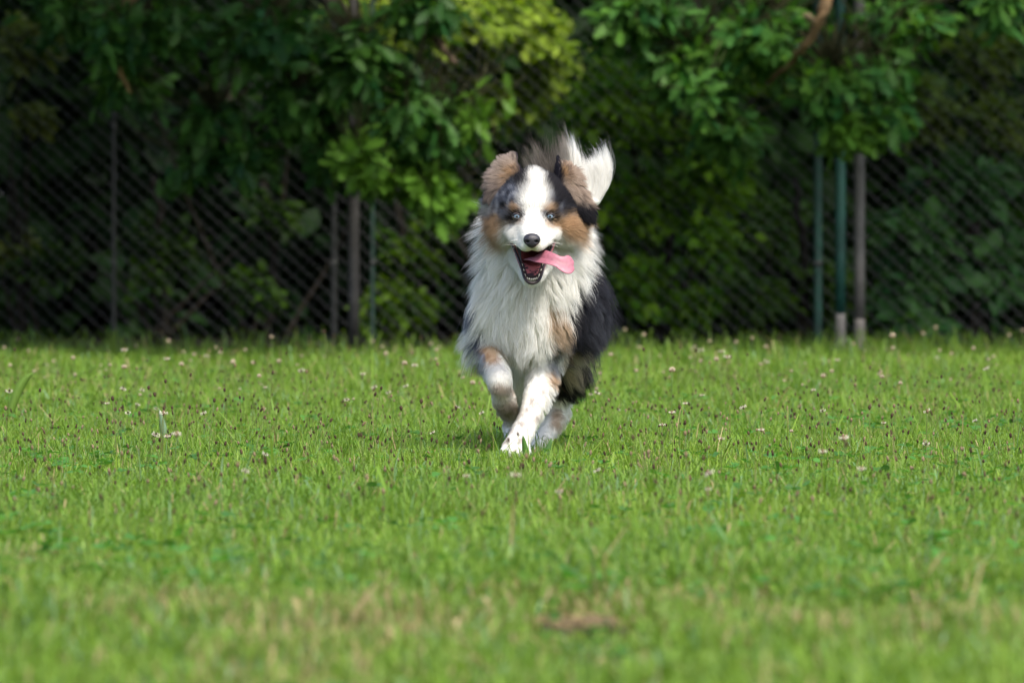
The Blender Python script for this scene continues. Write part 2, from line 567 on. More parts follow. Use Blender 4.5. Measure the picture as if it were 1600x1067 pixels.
def make_soil():
    mb = MB()
    r = random.Random(5)
    root = SOIL
    for k in range(55):
        a = r.uniform(0, 6.28); d = r.random() ** .8
        c = np.array((root[0] + math.cos(a) * d * .048, root[1] + math.sin(a) * d * .11, .002 + .012 * (1 - d * d) * r.random()))
        V, F3, F4 = ellipsoid_mesh(c, (r.uniform(.004, .011), r.uniform(.004, .009)), (r.uniform(-1, 1), r.uniform(-1, 1), 1), 7, 5, .35)
        mb.add(V, F3, F4, np.array((.078, .068, .042)) * r.uniform(.6, 1.3))
    for k in range(160):
        a = r.uniform(0, 6.28); d = r.random()
        c = np.array((root[0] + math.cos(a) * d * .07, root[1] + math.sin(a) * d * .14, .010))
        v = np.array((r.uniform(-1, 1), r.uniform(-1, 1), r.uniform(0, .5))) * .022
        mb.tube([c, c + v * .5 + np.array((0, 0, .004)), c + v], .0009, np.array((.26, .19, .10)) * r.uniform(.7, 1.2), k=3)
    o = mb.build('bare_soil', M_SEED, origin=(root[0], root[1], 0))
    tag(o, 'patch of crumbled brown earth and dry straw in the foreground lawn', 'soil patch', kind='stuff')
    mb = MB()
    c0 = P(1033, 950, FP * CH / (962 - HZ))
    for k in range(14):
        c = c0 * np.array((1, 1, 0)) + np.array((r.uniform(-.012, .012), r.uniform(-.02, .02), r.uniform(.004, .018)))
        V, F3, F4 = ellipsoid_mesh(c, (r.uniform(.004, .009), .007), (r.uniform(-1, 1), r.uniform(-1, 1), 1), 7, 5, .3)
        mb.add(V, F3, F4, np.array((.06, .035, .025)) * r.uniform(.7, 1.2))
    tag(mb.build('clod', M_SEED, origin=(c0[0], c0[1], 0)), 'small dark clod of earth right of the brown soil patch', 'clod')


make_soil()

# ------------------------------------------------------------------ fence and poles
FY = 30.0
def make_fence():
    fx = P(522, 500, FY)[0]
    root = empty('chain_link_fence', (fx, FY, 0))
    tag(root, 'dark chain link fence with slim posts running behind the lawn', 'fence')
    mb = MB()
    X0, X1, H = -5.2, 5.2, 2.0
    pitch = .073
    sl = .92
    n = int((X1 - X0 + H / sl) / pitch) + 1
    for k in range(n):
        x = X0 - H / sl + k * pitch
        for sgn, yo, rr in ((-1, -.0028, .0016), (1, .0028, .0006)):
            # a straight wire cut at the two ends of the run
            if sgn < 0: a = np.array((x, 0, H)); b = np.array((x + H / sl, 0, .02))
            else: a = np.array((x, 0, .02)); b = np.array((x + H / sl, 0, H))
            d = b - a
            t0 = max(0, (X0 - a[0]) / d[0]); t1 = min(1, (X1 - a[0]) / d[0])
            if t1 - t0 < .02: continue
            p0, p1 = a + d * t0, a + d * t1
            off = np.array((0, FY + yo, 0))
            mb.tube([p0 + off, p1 + off], rr * .85, (.050, .050, .056), k=5, cap=False)
    for z in (1.97,):
        mb.tube([(X0, FY - .007, z), (X1, FY - .007, z)], .0016, (.12, .13, .13), k=5)
    mb.build('wire_mesh', M_WIRE, root)
    def post(px, r, col, base_col=None, y=FY + .045):
        x = P(px, 500, y)[0]
        pb = MB()
        z = np.array([0, .1, .13, .5, 1.0, 1.5, 2.04, 2.05])
        pb.tube([(x, y, q) for q in z], [r] * 7 + [r * .8], col, k=14)
        o = pb.build('post', M_METAL, root)
        for zc in (.4, 1.0, 1.6):
            cb = MB()
            cb.tube([(x, y, zc - .012), (x, y, zc + .012)], r + .003, (.03, .032, .03), k=14)
            cb.build('clamp', M_METAL, o)
        return o
    post(-60, .017, (.03, .033, .03))
    post(178, .011, (.012, .014, .012))
    post(522, .014, (.013, .014, .013))
    post(582, .010, (.012, .035, .024))
    post(1278, .018, (.010, .048, .034))
    post(1660, .018, (.05, .055, .05))


make_fence()


def pole(px, y, r, segs, label):
    x = P(px, 500, y)[0]
    root = empty('metal_pole', (x, y, 0))
    tag(root, label, 'pole')
    mb = MB()
    for z0, z1, col in segs:
        k = 8
        mb.tube([(x, y, z0 + (z1 - z0) * i / k) for i in range(k + 1)], r, col, k=16)
    mb.build('shaft', M_METAL, root)
    cb = MB()
    z = segs[-1][1]
    cb.tube([(x, y, z), (x, y, z + .012), (x, y, z + .02)], [r + .004, r + .004, r * .5], (.06, .06, .06), k=16)
    cb.build('cap', M_METAL, root)


pole(553, 29.6, .024, [(0, 2.1, (.045, .042, .040))], 'slim grey metal pole in front of the fence, left of the dog')
pole(1313, 29.75, .022, [(0, .18, (.22, .20, .18)), (.18, 2.1, (.012, .062, .048))], 'dark green pole with a bare pale foot, between two other upright posts')
pole(1343, 29.4, .023, [(0, .16, (.18, .16, .14)), (.16, 2.1, (.10, .094, .088))], 'brownish grey pole, rightmost of the three uprights right of the dog')

# ------------------------------------------------------------------ foliage
OAK = [(0, .012), (.14, .02), (.22, .12), (.28, .045), (.38, .20), (.45, .06), (.56, .28), (.64, .08), (.74, .26), (.82, .09), (.92, .14), (1.0, .0)]
OVAL = [(0, .02), (.2, .22), (.45, .32), (.7, .24), (.9, .10), (1.0, 0)]


def leaves(pos, axis, normal, size, col, shape):
    """pos, axis, normal (N,3); one lobed leaf each, folded along the midrib -> V, F, C"""
    n = len(pos)
    axis = nrm(axis)
    side = nrm(np.cross(normal, axis)); nr = np.cross(axis, side)
    sh = np.array(shape); k = len(sh)
    size = size[:, None, None]
    t = sh[None, :, 0:1]; w = sh[None, :, 1:2]
    curl = rng.uniform(-.1, .35, n)[:, None, None]
    fold = rng.uniform(.05, .45, n)[:, None, None]
    mid = pos[:, None] + size * (t * axis[:, None] - curl * t ** 2 * nr[:, None])
    L = mid + size * w * (side[:, None] + fold * nr[:, None])
    R = mid + size * w * (-side[:, None] + fold * nr[:, None])
    V = np.stack([L, mid, R], 2).reshape(n, k * 3, 3)
    q = []
    for i in range(k - 1):
        a = i * 3
        q += [(a, a + 3, a + 4, a + 1), (a + 1, a + 4, a + 5, a + 2)]
    F = (np.arange(n)[:, None, None] * (k * 3) + np.array(q)[None]).reshape(-1, 4)
    C = np.repeat(col[:, None], k * 3, 1)
    C = C.reshape(n, k, 3, 3).copy(); C[:, :, 1] *= 1.2
    return V.reshape(-1, 3), F, C.reshape(-1, 3)


clover_leaves()


def blob_px(px, py, rx, ry, Y, dY):
    c = P(px, py, Y)
    return (c, np.array((rx / FP * Y, dY, ry / FP * Y)))


def sun_painted(b, n, col=(.115, .235, .022)):  # brighter leaf colour that stands in for sunlight on these sprays
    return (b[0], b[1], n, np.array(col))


def foliage(blobs, per, cols, size, shape, twigs=True, droop=.5, spread=.09, lv=(5, 9), shell=.0):
    """leaf sprays spread through the blobs; returns leaf arrays and a MB of twigs.
    blobs: (centre, radii[, n_tips]) ; per: sprays per blob"""
    mb = MB()
    P_, A_, N_, S_, C_ = [], [], [], [], []
    for b in blobs:
        c, r = b[0], b[1]
        nt = int((b[2] if len(b) > 2 else per) * (2.6 if twigs else 1))
        d = nrm(rng.normal(size=(nt, 3)))
        rr = (shell + (1 - shell) * rng.random(nt) ** (1 / 2.4))[:, None]
        tips = c + d * rr * r
        # uneven: pull sprays into sub-clumps
        sub = c + nrm(rng.normal(size=(max(3, nt // 9), 3))) * r * rng.uniform(.4, .95, (max(3, nt // 9), 1))
        idx = rng.integers(0, len(sub), nt)
        tips = tips + (sub[idx] - tips) * rng.uniform(.2, .75, (nt, 1))
        for i in range(nt):
            tip = tips[i]
            out = nrm(tip - c + np.array((0, 0, -droop * .3)) * r)
            if twigs:
                l = rng.uniform(.6, 1.0) * spread * 4
                a = tip - out * l + np.array((0, 0, l * .35))
                m_ = (a + tip) / 2 + rng.normal(size=3) * .03 * l
                mb.tube([a, m_, tip], [.0035, .0025, .0014], (.035, .035, .014), k=4, cap=False)
            k = rng.integers(lv[0], lv[1])
            ax = out + rng.normal(size=(k, 3)) * .75 + np.array((0, 0, -droop))
            ax = nrm(ax)
            back = rng.random(k)[:, None]
            pos = tip - out * back * spread * 2.2 + rng.normal(size=(k, 3)) * spread * .30
            nor = nrm(np.array((0, -.35, 1.0)) + rng.normal(size=(k, 3)) * .55)
            P_.append(pos); A_.append(ax); N_.append(nor)
            S_.append(size * rng.uniform(.6, 1.2, k))
            base = cols[0] + (cols[1] - cols[0]) * np.clip(rng.normal(.45, .3), 0, 1)
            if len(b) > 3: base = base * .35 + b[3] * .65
            C_.append(base * rng.uniform(.75, 1.25, (k, 1)))
    return leaves(np.concatenate(P_), np.concatenate(A_), np.concatenate(N_), np.concatenate(S_), np.concatenate(C_), shape), mb


def A(*c): return np.array(c, float)


BARK = (.040, .033, .024)
BARK_LIT = (.17, .11, .055)


def wobble(pts, n=8, amp=.03):
    pts = np.asarray(pts, float)
    seg = np.linspace(0, len(pts) - 1, n * (len(pts) - 1) + 1)
    out = []
    for s in seg:
        i = min(int(s), len(pts) - 2); f = s - i
        p0 = pts[max(i - 1, 0)]; p1 = pts[i]; p2 = pts[i + 1]; p3 = pts[min(i + 2, len(pts) - 1)]
        out.append(.5 * ((2 * p1) + (-p0 + p2) * f + (2 * p0 - 5 * p1 + 4 * p2 - p3) * f * f + (-p0 + 3 * p1 - 3 * p2 + p3) * f ** 3))
    out = np.array(out)
    out[1:-1] += rng.normal(size=(len(out) - 2, 3)) * amp
    return out


def tree(name, label, base, trunk_pts, trunk_r, boughs, blobs, cols, size, shape, mat, per=60, shade_canopy=(), group=None, **kw):
    root = empty(name, (base[0], base[1], 0))
    tag(root, label, 'tree' if 'shrub' not in name else 'shrub', group)
    mb = MB()
    tp = wobble(trunk_pts, 5, .012)
    mb.tube(tp, np.linspace(trunk_r, trunk_r * .55, len(tp)), BARK if 'shrub' not in name else (.016, .014, .010), k=12)
    for pts, r0, r1, col in boughs:
        bp = wobble(pts, 5, .004)
        mb.tube(bp, np.linspace(r0, r1, len(bp)), col, k=9)
    mb.build('trunk' if 'shrub' not in name else 'stem', M_BARK, root)
    (V, F, C), tw = foliage(blobs, per, cols, size, shape, **kw)
    if shade_canopy:  # unseen leaf masses overhead, added only for the shade they cast
        kw2 = dict(kw); kw2['twigs'] = False; kw2['lv'] = (4, 6); kw2['spread'] = .22
        (V2, F2, C2), _ = foliage(shade_canopy, 200, cols, size * 2.3, OVAL, **kw2)
        F = [F, F2 + len(V)]; V = np.concatenate([V, V2]); C = np.concatenate([C, C2])
        F = [np.concatenate(F)] if F[0].shape[1] == F[1].shape[1] else F
    else:
        F = [F]
    crown = mesh_obj('crown' if 'shrub' not in name else 'foliage', V, F, mat, root, C)  # visible sprays together with the added shading leaves
    if tw.n and 'shrub' not in name:
        tw.build('twigs', M_BARK, root)
    return root


OAKC = (A(.014, .066, .016), A(.062, .150, .022))
# left oak: stands behind the fence, its low boughs hang over the lawn side
YL = 28.6
bl = [blob_px(250, 40, 150, 60, YL, .5) + (34,), blob_px(420, 60, 130, 75, YL, .5) + (52,), blob_px(560, 100, 110, 90, YL, .45) + (62,), blob_px(635, 185, 95, 80, YL, .40) + (66,),
      blob_px(690, 215, 55, 50, YL, .3) + (28,), sun_painted(blob_px(590, 265, 62, 36, YL, .3), 20), sun_painted(blob_px(668, 290, 48, 34, YL, .25), 18), sun_painted(blob_px(735, 190, 24, 20, YL - .1, .12), 4), sun_painted(blob_px(695, 318, 28, 18, YL, .15), 6), sun_painted(blob_px(560, 250, 30, 40, YL - .2, .15), 8), blob_px(520, 240, 60, 50, YL + .2, .3) + (16,), blob_px(300, 260, 60, 30, YL + .5, .3) + (8,),
      blob_px(330, 200, 80, 60, YL + .4, .35) + (28,), blob_px(385, 245, 40, 26, YL + .2, .2) + (11,), blob_px(200, 130, 90, 60, YL + .6, .3) + (16,), blob_px(90, 20, 110, 40, YL + .5, .4) + (18,),
      blob_px(470, 170, 90, 70, YL + .3, .4) + (36,), blob_px(660, 20, 90, 50, YL, .4) + (26,), blob_px(180, 60, 50, 70, YL - .3, .2) + (10,)]
tL = P(-170, 400, 32.6)
tree('oak_tree', 'large oak whose leafy boughs hang over the fence left of the dog', (tL[0], 32.6),
     [(tL[0], 32.6, 0), (tL[0] - .05, 32.6, 1.2), (tL[0] + .1, 32.5, 3.0), (tL[0], 32.4, 5.5)], .19,
     [([(tL[0] + .05, 32.5, 2.6), P(420, -60, 30.5), P(560, 60, 29), P(665, 190, YL), P(690, 280, YL)], .06, .008, BARK),
      ([(tL[0] + .05, 32.5, 3.0), P(540, -120, 30), P(650, 20, 28.8), P(712, 100, YL)], .05, .011, (.10, .07, .045)),
      ([(tL[0], 32.5, 2.8), P(200, -80, 30), P(165, 40, 28.6), P(185, 110, 28.5), P(205, 145, 28.5)], .04, .005, (.16, .11, .045)),
      ([(tL[0], 32.5, 2.2), P(330, 60, 31), P(340, 200, YL + .4), P(400, 262, YL + .2)], .035, .005, BARK)],
     bl, OAKC, .105, OAK, M_LEAF, shade_canopy=[(A(-2.0, 25.8, 4.3), A(3.6, 2.4, .6), 1500), (A(-1.2, 24.6, 3.1), A(2.3, 1.7, .5), 1200), (A(-2.0, 27.0, 2.7), A(2.4, 1.4, .45), 700), (A(2.9, 26.4, 3.3), A(2.6, 1.2, .45), 500), (A(-2.4, 29.6, 3.5), A(3.2, 3.0, 1.1), 1100), (A(-2.6, 31.0, 5.0), A(3.4, 3.6, 1.4), 700), (A(-2.4, 27.4, 3.0), A(2.4, 1.5, .6), 500), (A(-3.8, 30.5, 1.6), A(1.2, 2.4, 1.4), 300)], droop=.55)  # out-of-view leaf masses pushed over the lawn to shade far grass and background

# right oak
YR = 28.7
br = [blob_px(1000, 30, 120, 60, YR + .6, .5) + (40,), blob_px(1090, 110, 110, 80, YR + .6, .5) + (54,), blob_px(1190, 60, 110, 80, YR + .2, .5) + (46,), blob_px(1300, 140, 95, 80, YR, .4) + (58,),
      blob_px(1370, 180, 52, 46, YR, .3) + (22,), sun_painted(blob_px(1330, 205, 70, 30, YR - .1, .25), 14, (.10, .21, .02)), blob_px(1420, 40, 110, 50, YR + .2, .4) + (30,), blob_px(1560, 10, 80, 30, YR + .2, .4) + (14,),
      blob_px(1100, 150, 20, 22, YR - .2, .1) + (3,), blob_px(1130, 210, 80, 50, YR + 1.1, .4) + (24,), blob_px(1380, 110, 60, 50, YR + .1, .3) + (20,)]
tR = P(1790, 400, 33.2)
tree('oak_tree', 'large oak with a bare orange brown bough at the top right above the posts', (tR[0], 33.2),
     [(tR[0], 33.2, 0), (tR[0] + .05, 33.2, 1.5), (tR[0] - .1, 33.0, 3.0), (tR[0], 32.8, 5.5)], .21,
     [([(tR[0] - .05, 33.0, 2.7), P(1340, -110, 30.6), P(1296, -10, 28.6), P(1272, 50, 28.4), P(1238, 95, 28.6), P(1200, 130, 28.9)], .040, .008, BARK_LIT),
      ([P(1277, 42, 28.4), P(1262, 26, 28.35), P(1256, 22, 28.35)], .014, .008, (.20, .15, .09)),
      ([(tR[0], 33.0, 2.6), P(1420, -60, 30.4), P(1390, 90, 29), P(1360, 190, YR)], .04, .006, BARK),
      ([(tR[0] - .05, 33.0, 3.0), P(1150, -80, 30.6), P(1100, 60, 29.4), P(1060, 150, 29.3)], .045, .007, BARK)],
     br, (A(.026, .105, .024), A(.090, .205, .026)), .105, OAK, M_LEAF, shade_canopy=[(A(2.4, 29.9, 3.5), A(2.8, 2.8, 1.1), 900), (A(3.7, 30.6, 5.0), A(2.6, 3.0, 1.4), 500), (A(4.2, 30.5, 1.8), A(1.1, 2.2, 1.4), 250)], droop=.5)  # out-of-view leaf masses added to darken the ground behind the fence

# shrubs behind the fence: label, base px, blobs, colours, leaf size, n
def shrub(label, bpx, Y, blobs, cols, size=.07, stems=4, shape=OVAL, **kw):
    bx = P(bpx, 400, Y)[0]
    boughs = []
    for b in blobs[:6]:
        boughs.append(([(bx + rng.uniform(-.1, .1), Y + rng.uniform(-.1, .1), .02), ((bx + b[0][0]) / 2 + rng.uniform(-.08, .08), Y, max(.3, b[0][2] * .5)), b[0]], .013, .004, (.022, .018, .013)))
    tree('shrub', label, (bx, Y), [(bx, Y, 0), (bx + .02, Y, .35), (bx - .03, Y, .8)], .03, boughs, blobs, cols, size, shape, M_FARLEAF, group='shrubs behind the fence', droop=.25, spread=.07, **kw)


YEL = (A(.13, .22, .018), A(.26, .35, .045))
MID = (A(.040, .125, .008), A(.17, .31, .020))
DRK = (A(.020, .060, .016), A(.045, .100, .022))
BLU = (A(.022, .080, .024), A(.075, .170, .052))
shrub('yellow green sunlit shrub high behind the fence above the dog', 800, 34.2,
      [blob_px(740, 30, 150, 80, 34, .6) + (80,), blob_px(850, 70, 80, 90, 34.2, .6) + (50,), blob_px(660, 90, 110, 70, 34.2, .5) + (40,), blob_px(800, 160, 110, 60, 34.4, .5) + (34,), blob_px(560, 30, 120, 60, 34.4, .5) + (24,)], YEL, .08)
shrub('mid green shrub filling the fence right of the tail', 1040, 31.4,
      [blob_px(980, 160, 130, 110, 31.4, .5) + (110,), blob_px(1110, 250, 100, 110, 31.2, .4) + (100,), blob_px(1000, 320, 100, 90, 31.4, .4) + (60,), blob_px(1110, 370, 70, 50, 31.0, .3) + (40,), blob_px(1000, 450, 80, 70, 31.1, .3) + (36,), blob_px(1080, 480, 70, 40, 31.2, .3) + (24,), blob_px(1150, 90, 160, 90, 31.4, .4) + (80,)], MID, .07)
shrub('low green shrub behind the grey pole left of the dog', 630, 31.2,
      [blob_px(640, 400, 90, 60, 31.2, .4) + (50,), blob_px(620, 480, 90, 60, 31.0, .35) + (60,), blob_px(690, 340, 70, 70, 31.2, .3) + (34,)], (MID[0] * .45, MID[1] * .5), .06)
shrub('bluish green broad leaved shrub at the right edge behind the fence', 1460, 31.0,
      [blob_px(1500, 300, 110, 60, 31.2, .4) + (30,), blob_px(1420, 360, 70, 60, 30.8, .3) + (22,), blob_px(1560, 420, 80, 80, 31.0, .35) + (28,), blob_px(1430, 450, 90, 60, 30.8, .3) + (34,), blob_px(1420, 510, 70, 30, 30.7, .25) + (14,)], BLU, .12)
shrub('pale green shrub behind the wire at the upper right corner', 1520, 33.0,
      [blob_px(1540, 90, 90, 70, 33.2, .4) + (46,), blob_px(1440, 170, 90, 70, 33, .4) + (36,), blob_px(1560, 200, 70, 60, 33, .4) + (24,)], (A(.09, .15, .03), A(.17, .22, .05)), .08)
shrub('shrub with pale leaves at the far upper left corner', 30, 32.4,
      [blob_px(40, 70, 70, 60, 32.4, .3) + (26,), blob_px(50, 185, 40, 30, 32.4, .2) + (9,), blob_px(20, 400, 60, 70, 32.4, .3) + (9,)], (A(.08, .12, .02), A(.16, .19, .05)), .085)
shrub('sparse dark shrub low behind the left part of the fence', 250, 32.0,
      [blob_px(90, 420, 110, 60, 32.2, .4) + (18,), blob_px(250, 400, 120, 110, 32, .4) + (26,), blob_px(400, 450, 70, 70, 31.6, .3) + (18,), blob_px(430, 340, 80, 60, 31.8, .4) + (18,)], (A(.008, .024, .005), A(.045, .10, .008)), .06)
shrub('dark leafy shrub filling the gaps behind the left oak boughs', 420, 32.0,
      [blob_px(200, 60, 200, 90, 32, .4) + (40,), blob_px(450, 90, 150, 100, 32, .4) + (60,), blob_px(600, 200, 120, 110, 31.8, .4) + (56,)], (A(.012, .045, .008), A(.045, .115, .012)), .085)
shrub('dark green shrub behind the three uprights', 1250, 32.2,
      [blob_px(1200, 360, 110, 90, 32.4, .4) + (46,), blob_px(1180, 470, 100, 60, 32.0, .3) + (34,), blob_px(1300, 450, 80, 80, 32.2, .3) + (26,)], (A(.04, .10, .018), A(.10, .18, .025)), .075)


def make_hedge():
    # the dense dark undergrowth right behind, reads as one mass
    n = 26000
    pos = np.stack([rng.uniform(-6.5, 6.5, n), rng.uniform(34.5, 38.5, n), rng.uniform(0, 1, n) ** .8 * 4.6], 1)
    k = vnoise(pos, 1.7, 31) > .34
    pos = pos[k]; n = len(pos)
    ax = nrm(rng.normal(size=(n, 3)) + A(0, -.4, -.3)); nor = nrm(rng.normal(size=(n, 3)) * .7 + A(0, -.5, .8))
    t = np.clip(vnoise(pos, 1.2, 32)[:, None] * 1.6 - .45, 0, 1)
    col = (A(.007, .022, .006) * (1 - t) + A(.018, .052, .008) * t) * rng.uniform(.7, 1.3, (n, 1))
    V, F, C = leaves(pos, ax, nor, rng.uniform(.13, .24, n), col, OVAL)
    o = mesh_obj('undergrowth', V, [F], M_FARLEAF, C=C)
    tag(o, 'dark dense undergrowth filling the shade behind the fence', 'undergrowth', kind='stuff')
    n = 60000
    pos = np.stack([rng.uniform(-14, 14, n), rng.uniform(39, 46, n), rng.uniform(0, 9.5, n)], 1)
    ax = nrm(rng.normal(size=(n, 3)) + A(0, -.4, -.3)); nor = nrm(rng.normal(size=(n, 3)) * .7 + A(0, -.5, .8))
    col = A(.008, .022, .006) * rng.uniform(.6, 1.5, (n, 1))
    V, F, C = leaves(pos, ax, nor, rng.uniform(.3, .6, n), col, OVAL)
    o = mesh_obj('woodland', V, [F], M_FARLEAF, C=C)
    tag(o, 'shady far wood closing off the view behind the undergrowth', 'wood', kind='stuff')


make_hedge()


# ------------------------------------------------------------------ the dog
VX = .0028
LO = np.array((-.20, 13.62, -.01)); HI = np.array((.26, 15.06, .72))
GRID = tuple(np.ceil((HI - LO) / VX).astype(int))


class SDF:
    def __init__(s, lo=LO, hi=HI, vx=VX):
        s.lo, s.vx = np.asarray(lo, float), vx
        s.n = np.ceil((np.asarray(hi) - s.lo) / vx).astype(int)
        s.f = np.full(s.n, .1, dtype=f32)
        s.carve = np.full(s.n, .1, dtype=f32)

    def box(s, lo, hi, pad):
        a = np.clip(np.floor((lo - pad - s.lo) / s.vx).astype(int), 0, s.n)
        b = np.clip(np.ceil((hi + pad - s.lo) / s.vx).astype(int) + 1, 0, s.n)
        ax = [np.arange(a[i], b[i]) * s.vx + s.lo[i] for i in range(3)]
        return tuple(slice(a[i], b[i]) for i in range(3)), ax

    def _cone(s, a, b, ra, rb, sq, pad):
        a = np.asarray(a, float); b = np.asarray(b, float)
        r = max(ra, rb) * max(1, max(sq))
        sl, (x, y, z) = s.box(np.minimum(a, b) - r, np.maximum(a, b) + r, pad)
        X = (x[:, None, None] - a[0]) / sq[0]; Y = (y[None, :, None] - a[1]) / sq[1]; Z = (z[None, None] - a[2]) / sq[2]
        d = (b - a) / np.array(sq); dd = max(1e-9, d @ d)
        h = np.clip((X * d[0] + Y * d[1] + Z * d[2]) / dd, 0, 1)
        q = np.sqrt((X - h * d[0]) ** 2 + (Y - h * d[1]) ** 2 + (Z - h * d[2]) ** 2)
        return sl, (q - (ra + (rb - ra) * h)) * min(sq)

    def add(s, a, b, ra, rb=None, k=.02, sq=(1, 1, 1)):
        if rb is None: rb = ra
        sl, d = s._cone(a, b, ra, rb, sq, k + .03)
        f = s.f[sl]
        h = np.clip(.5 + .5 * (f - d) / k, 0, 1)
        s.f[sl] = f * (1 - h) + d * h - k * h * (1 - h)

    def ell(s, c, r, k=.02):
        m = max(r)
        s.add(c, np.asarray(c) + 1e-5, m, m, k, tuple(q / m for q in r))

    def cut(s, a, b, ra, rb=None, k=.006, sq=(1, 1, 1), mark=True):
        if rb is None: rb = ra
        sl, d = s._cone(a, b, ra, rb, sq, k + .03)
        f = s.f[sl]; g = -d
        h = np.clip(.5 + .5 * (g - f) / k, 0, 1)
        s.f[sl] = f * (1 - h) + g * h + k * h * (1 - h)
        if mark: s.carve[sl] = np.minimum(s.carve[sl], d)

    def sample(s, p, arr=None):
        arr = s.f if arr is None else arr
        q = (p - s.lo) / s.vx
        q = np.clip(q, 0, np.array(s.n) - 1.001)
        i = q.astype(int); f = q - i
        r = 0
        for dx in (0, 1):
            for dy in (0, 1):
                for dz in (0, 1):
                    w = (f[:, 0] if dx else 1 - f[:, 0]) * (f[:, 1] if dy else 1 - f[:, 1]) * (f[:, 2] if dz else 1 - f[:, 2])
                    r = r + w * arr[i[:, 0] + dx, i[:, 1] + dy, i[:, 2] + dz]
        return r

    def grad(s, p, e=.004):
        g = np.stack([s.sample(p + np.eye(3)[i] * e) - s.sample(p - np.eye(3)[i] * e) for i in range(3)], 1)
        return nrm(g)

    def mesh(s):
        """surface nets"""
        f = s.f; sg = f < 0
        nx, ny, nz = f.shape
        cnt = np.zeros((nx - 1, ny - 1, nz - 1), np.int8)
        for dx in (0, 1):
            for dy in (0, 1):
                for dz in (0, 1):
                    cnt += sg[dx:nx - 1 + dx, dy:ny - 1 + dy, dz:nz - 1 + dz]
        act = (cnt > 0) & (cnt < 8)
        ii = np.argwhere(act)
        idx = np.full(act.shape, -1, np.int32); idx[act] = np.arange(len(ii))
        acc = np.zeros((len(ii), 3)); num = np.zeros(len(ii))
        cs = [(0, 0, 0), (1, 0, 0), (0, 1, 0), (1, 1, 0), (0, 0, 1), (1, 0, 1), (0, 1, 1), (1, 1, 1)]
        for a in range(8):
            for b in range(a + 1, 8):
                A_, B_ = np.array(cs[a]), np.array(cs[b])
                if np.abs(A_ - B_).sum() != 1: continue
                fa = f[tuple((ii + A_).T)]; fb = f[tuple((ii + B_).T)]
                m = (fa < 0) != (fb < 0)
                t = np.where(m, fa / np.where(m, fa - fb, 1), 0)
                acc += np.where(m[:, None], A_ + (B_ - A_) * t[:, None], 0); num += m
        V = s.lo + s.vx * (ii + acc / num[:, None])
        Q = []
        for ax in range(3):
            o1, o2 = [(1, 2), (2, 0), (0, 1)][ax]
            sl0 = [slice(1, -1)] * 3; sl1 = [slice(1, -1)] * 3
            sl0[ax] = slice(0, -1); sl1[ax] = slice(1, None)
            a, b = sg[tuple(sl0)], sg[tuple(sl1)]
            e = np.argwhere(a != b)
            off = np.ones(3, int); off[ax] = 0
            e2 = e + off
            inside = a[tuple(e.T)]
            u = np.zeros(3, int); u[o1] = 1; v = np.zeros(3, int); v[o2] = 1
            q = [idx[tuple((e2 - w).T)] for w in (u + v, v, 0 * u, u)]
            q = np.stack(q, 1)
            q[~inside] = q[~inside][:, ::-1]
            Q.append(q)
        Q = np.concatenate(Q)
        Q = Q[(Q >= 0).all(1)]
        # drop islands of the net that are not used
        return V, Q


S = SDF()
p_ = P
# neck, chest, trunk
S.add(p_(832, 462, 14.10), p_(866, 478, 14.36), .088, .100, .03)
S.add(p_(866, 478, 14.36), p_(890, 470, 14.66), .098, .080, .03)
S.ell(p_(829, 478, 14.07), (.094, .085, .098), .03)
S.add(p_(836, 345, 13.99), p_(832, 440, 14.08), .066, .094, .03)
S.ell(p_(838, 398, 14.04), (.096, .068, .092), .03)
S.ell(p_(838, 362, 14.06), (.092, .055, .066), .03)
S.add(p_(815, 500, 14.14), p_(850, 510, 14.50), .066, .058, .03)
# rump, hind legs
S.add(p_(902, 475, 14.64), p_(898, 545, 14.50), .066, .040, .03)
S.add(p_(898, 545, 14.50), p_(872, 635, 14.62), .036, .019, .02)
S.add(p_(876, 640, 14.62), p_(846, 690, 14.50), .019, .017, .012)
S.add(p_(846, 694, 14.50), p_(840, 703, 14.45), .020, .018, .010)
S.add(p_(846, 480, 14.66), p_(808, 560, 14.46), .066, .044, .03)
S.add(p_(808, 560, 14.46), p_(802, 610, 14.60), .038, .022, .02)
S.add(p_(802, 610, 14.60), p_(800, 668, 14.74), .020, .017, .012)
S.add(p_(800, 668, 14.74), p_(800, 682, 14.70), .019, .016, .010)
# shoulders and forelegs
S.add(p_(776, 485, 14.08), p_(757, 538, 14.12), .050, .034, .025)
S.add(p_(757, 538, 14.12), p_(781, 594, 13.95), .030, .0200, .012)
S.add(p_(781, 596, 13.95), p_(787, 624, 14.02), .0212, .0188, .012)
S.add(p_(787, 624, 14.02), p_(794, 638, 14.07), .0208, .0188, .012)
S.add(p_(868, 490, 14.08), p_(852, 555, 14.13), .054, .037, .03)
S.add(p_(852, 555, 14.13), p_(837, 625, 14.02), .033, .0215, .015)
S.add(p_(838, 625, 14.02), p_(818, 672, 13.99), .0235, .0205, .010)
S.add(p_(818, 672, 13.99), p_(806, 698, 13.96), .021, .0245, .010)
for tx, ty, tY in ((790, 704, 13.945), (799, 709, 13.925), (811, 710, 13.925), (822, 705, 13.94)):
    S.add(p_(806 + (tx - 806) * .7, 697, 13.96), p_(tx, ty, tY), .013, .0098, .004)
for tx, ty in ((784, 643), (791, 648), (799, 647), (805, 641)):
    S.add(p_(794, 638, 14.06), p_(tx, ty, 14.10), .011, .0085, .004)
for tx in (832, 838, 846, 852):
    S.add(p_(842, 702, 14.46), p_(tx, 707, 14.425), .011, .0085, .004)
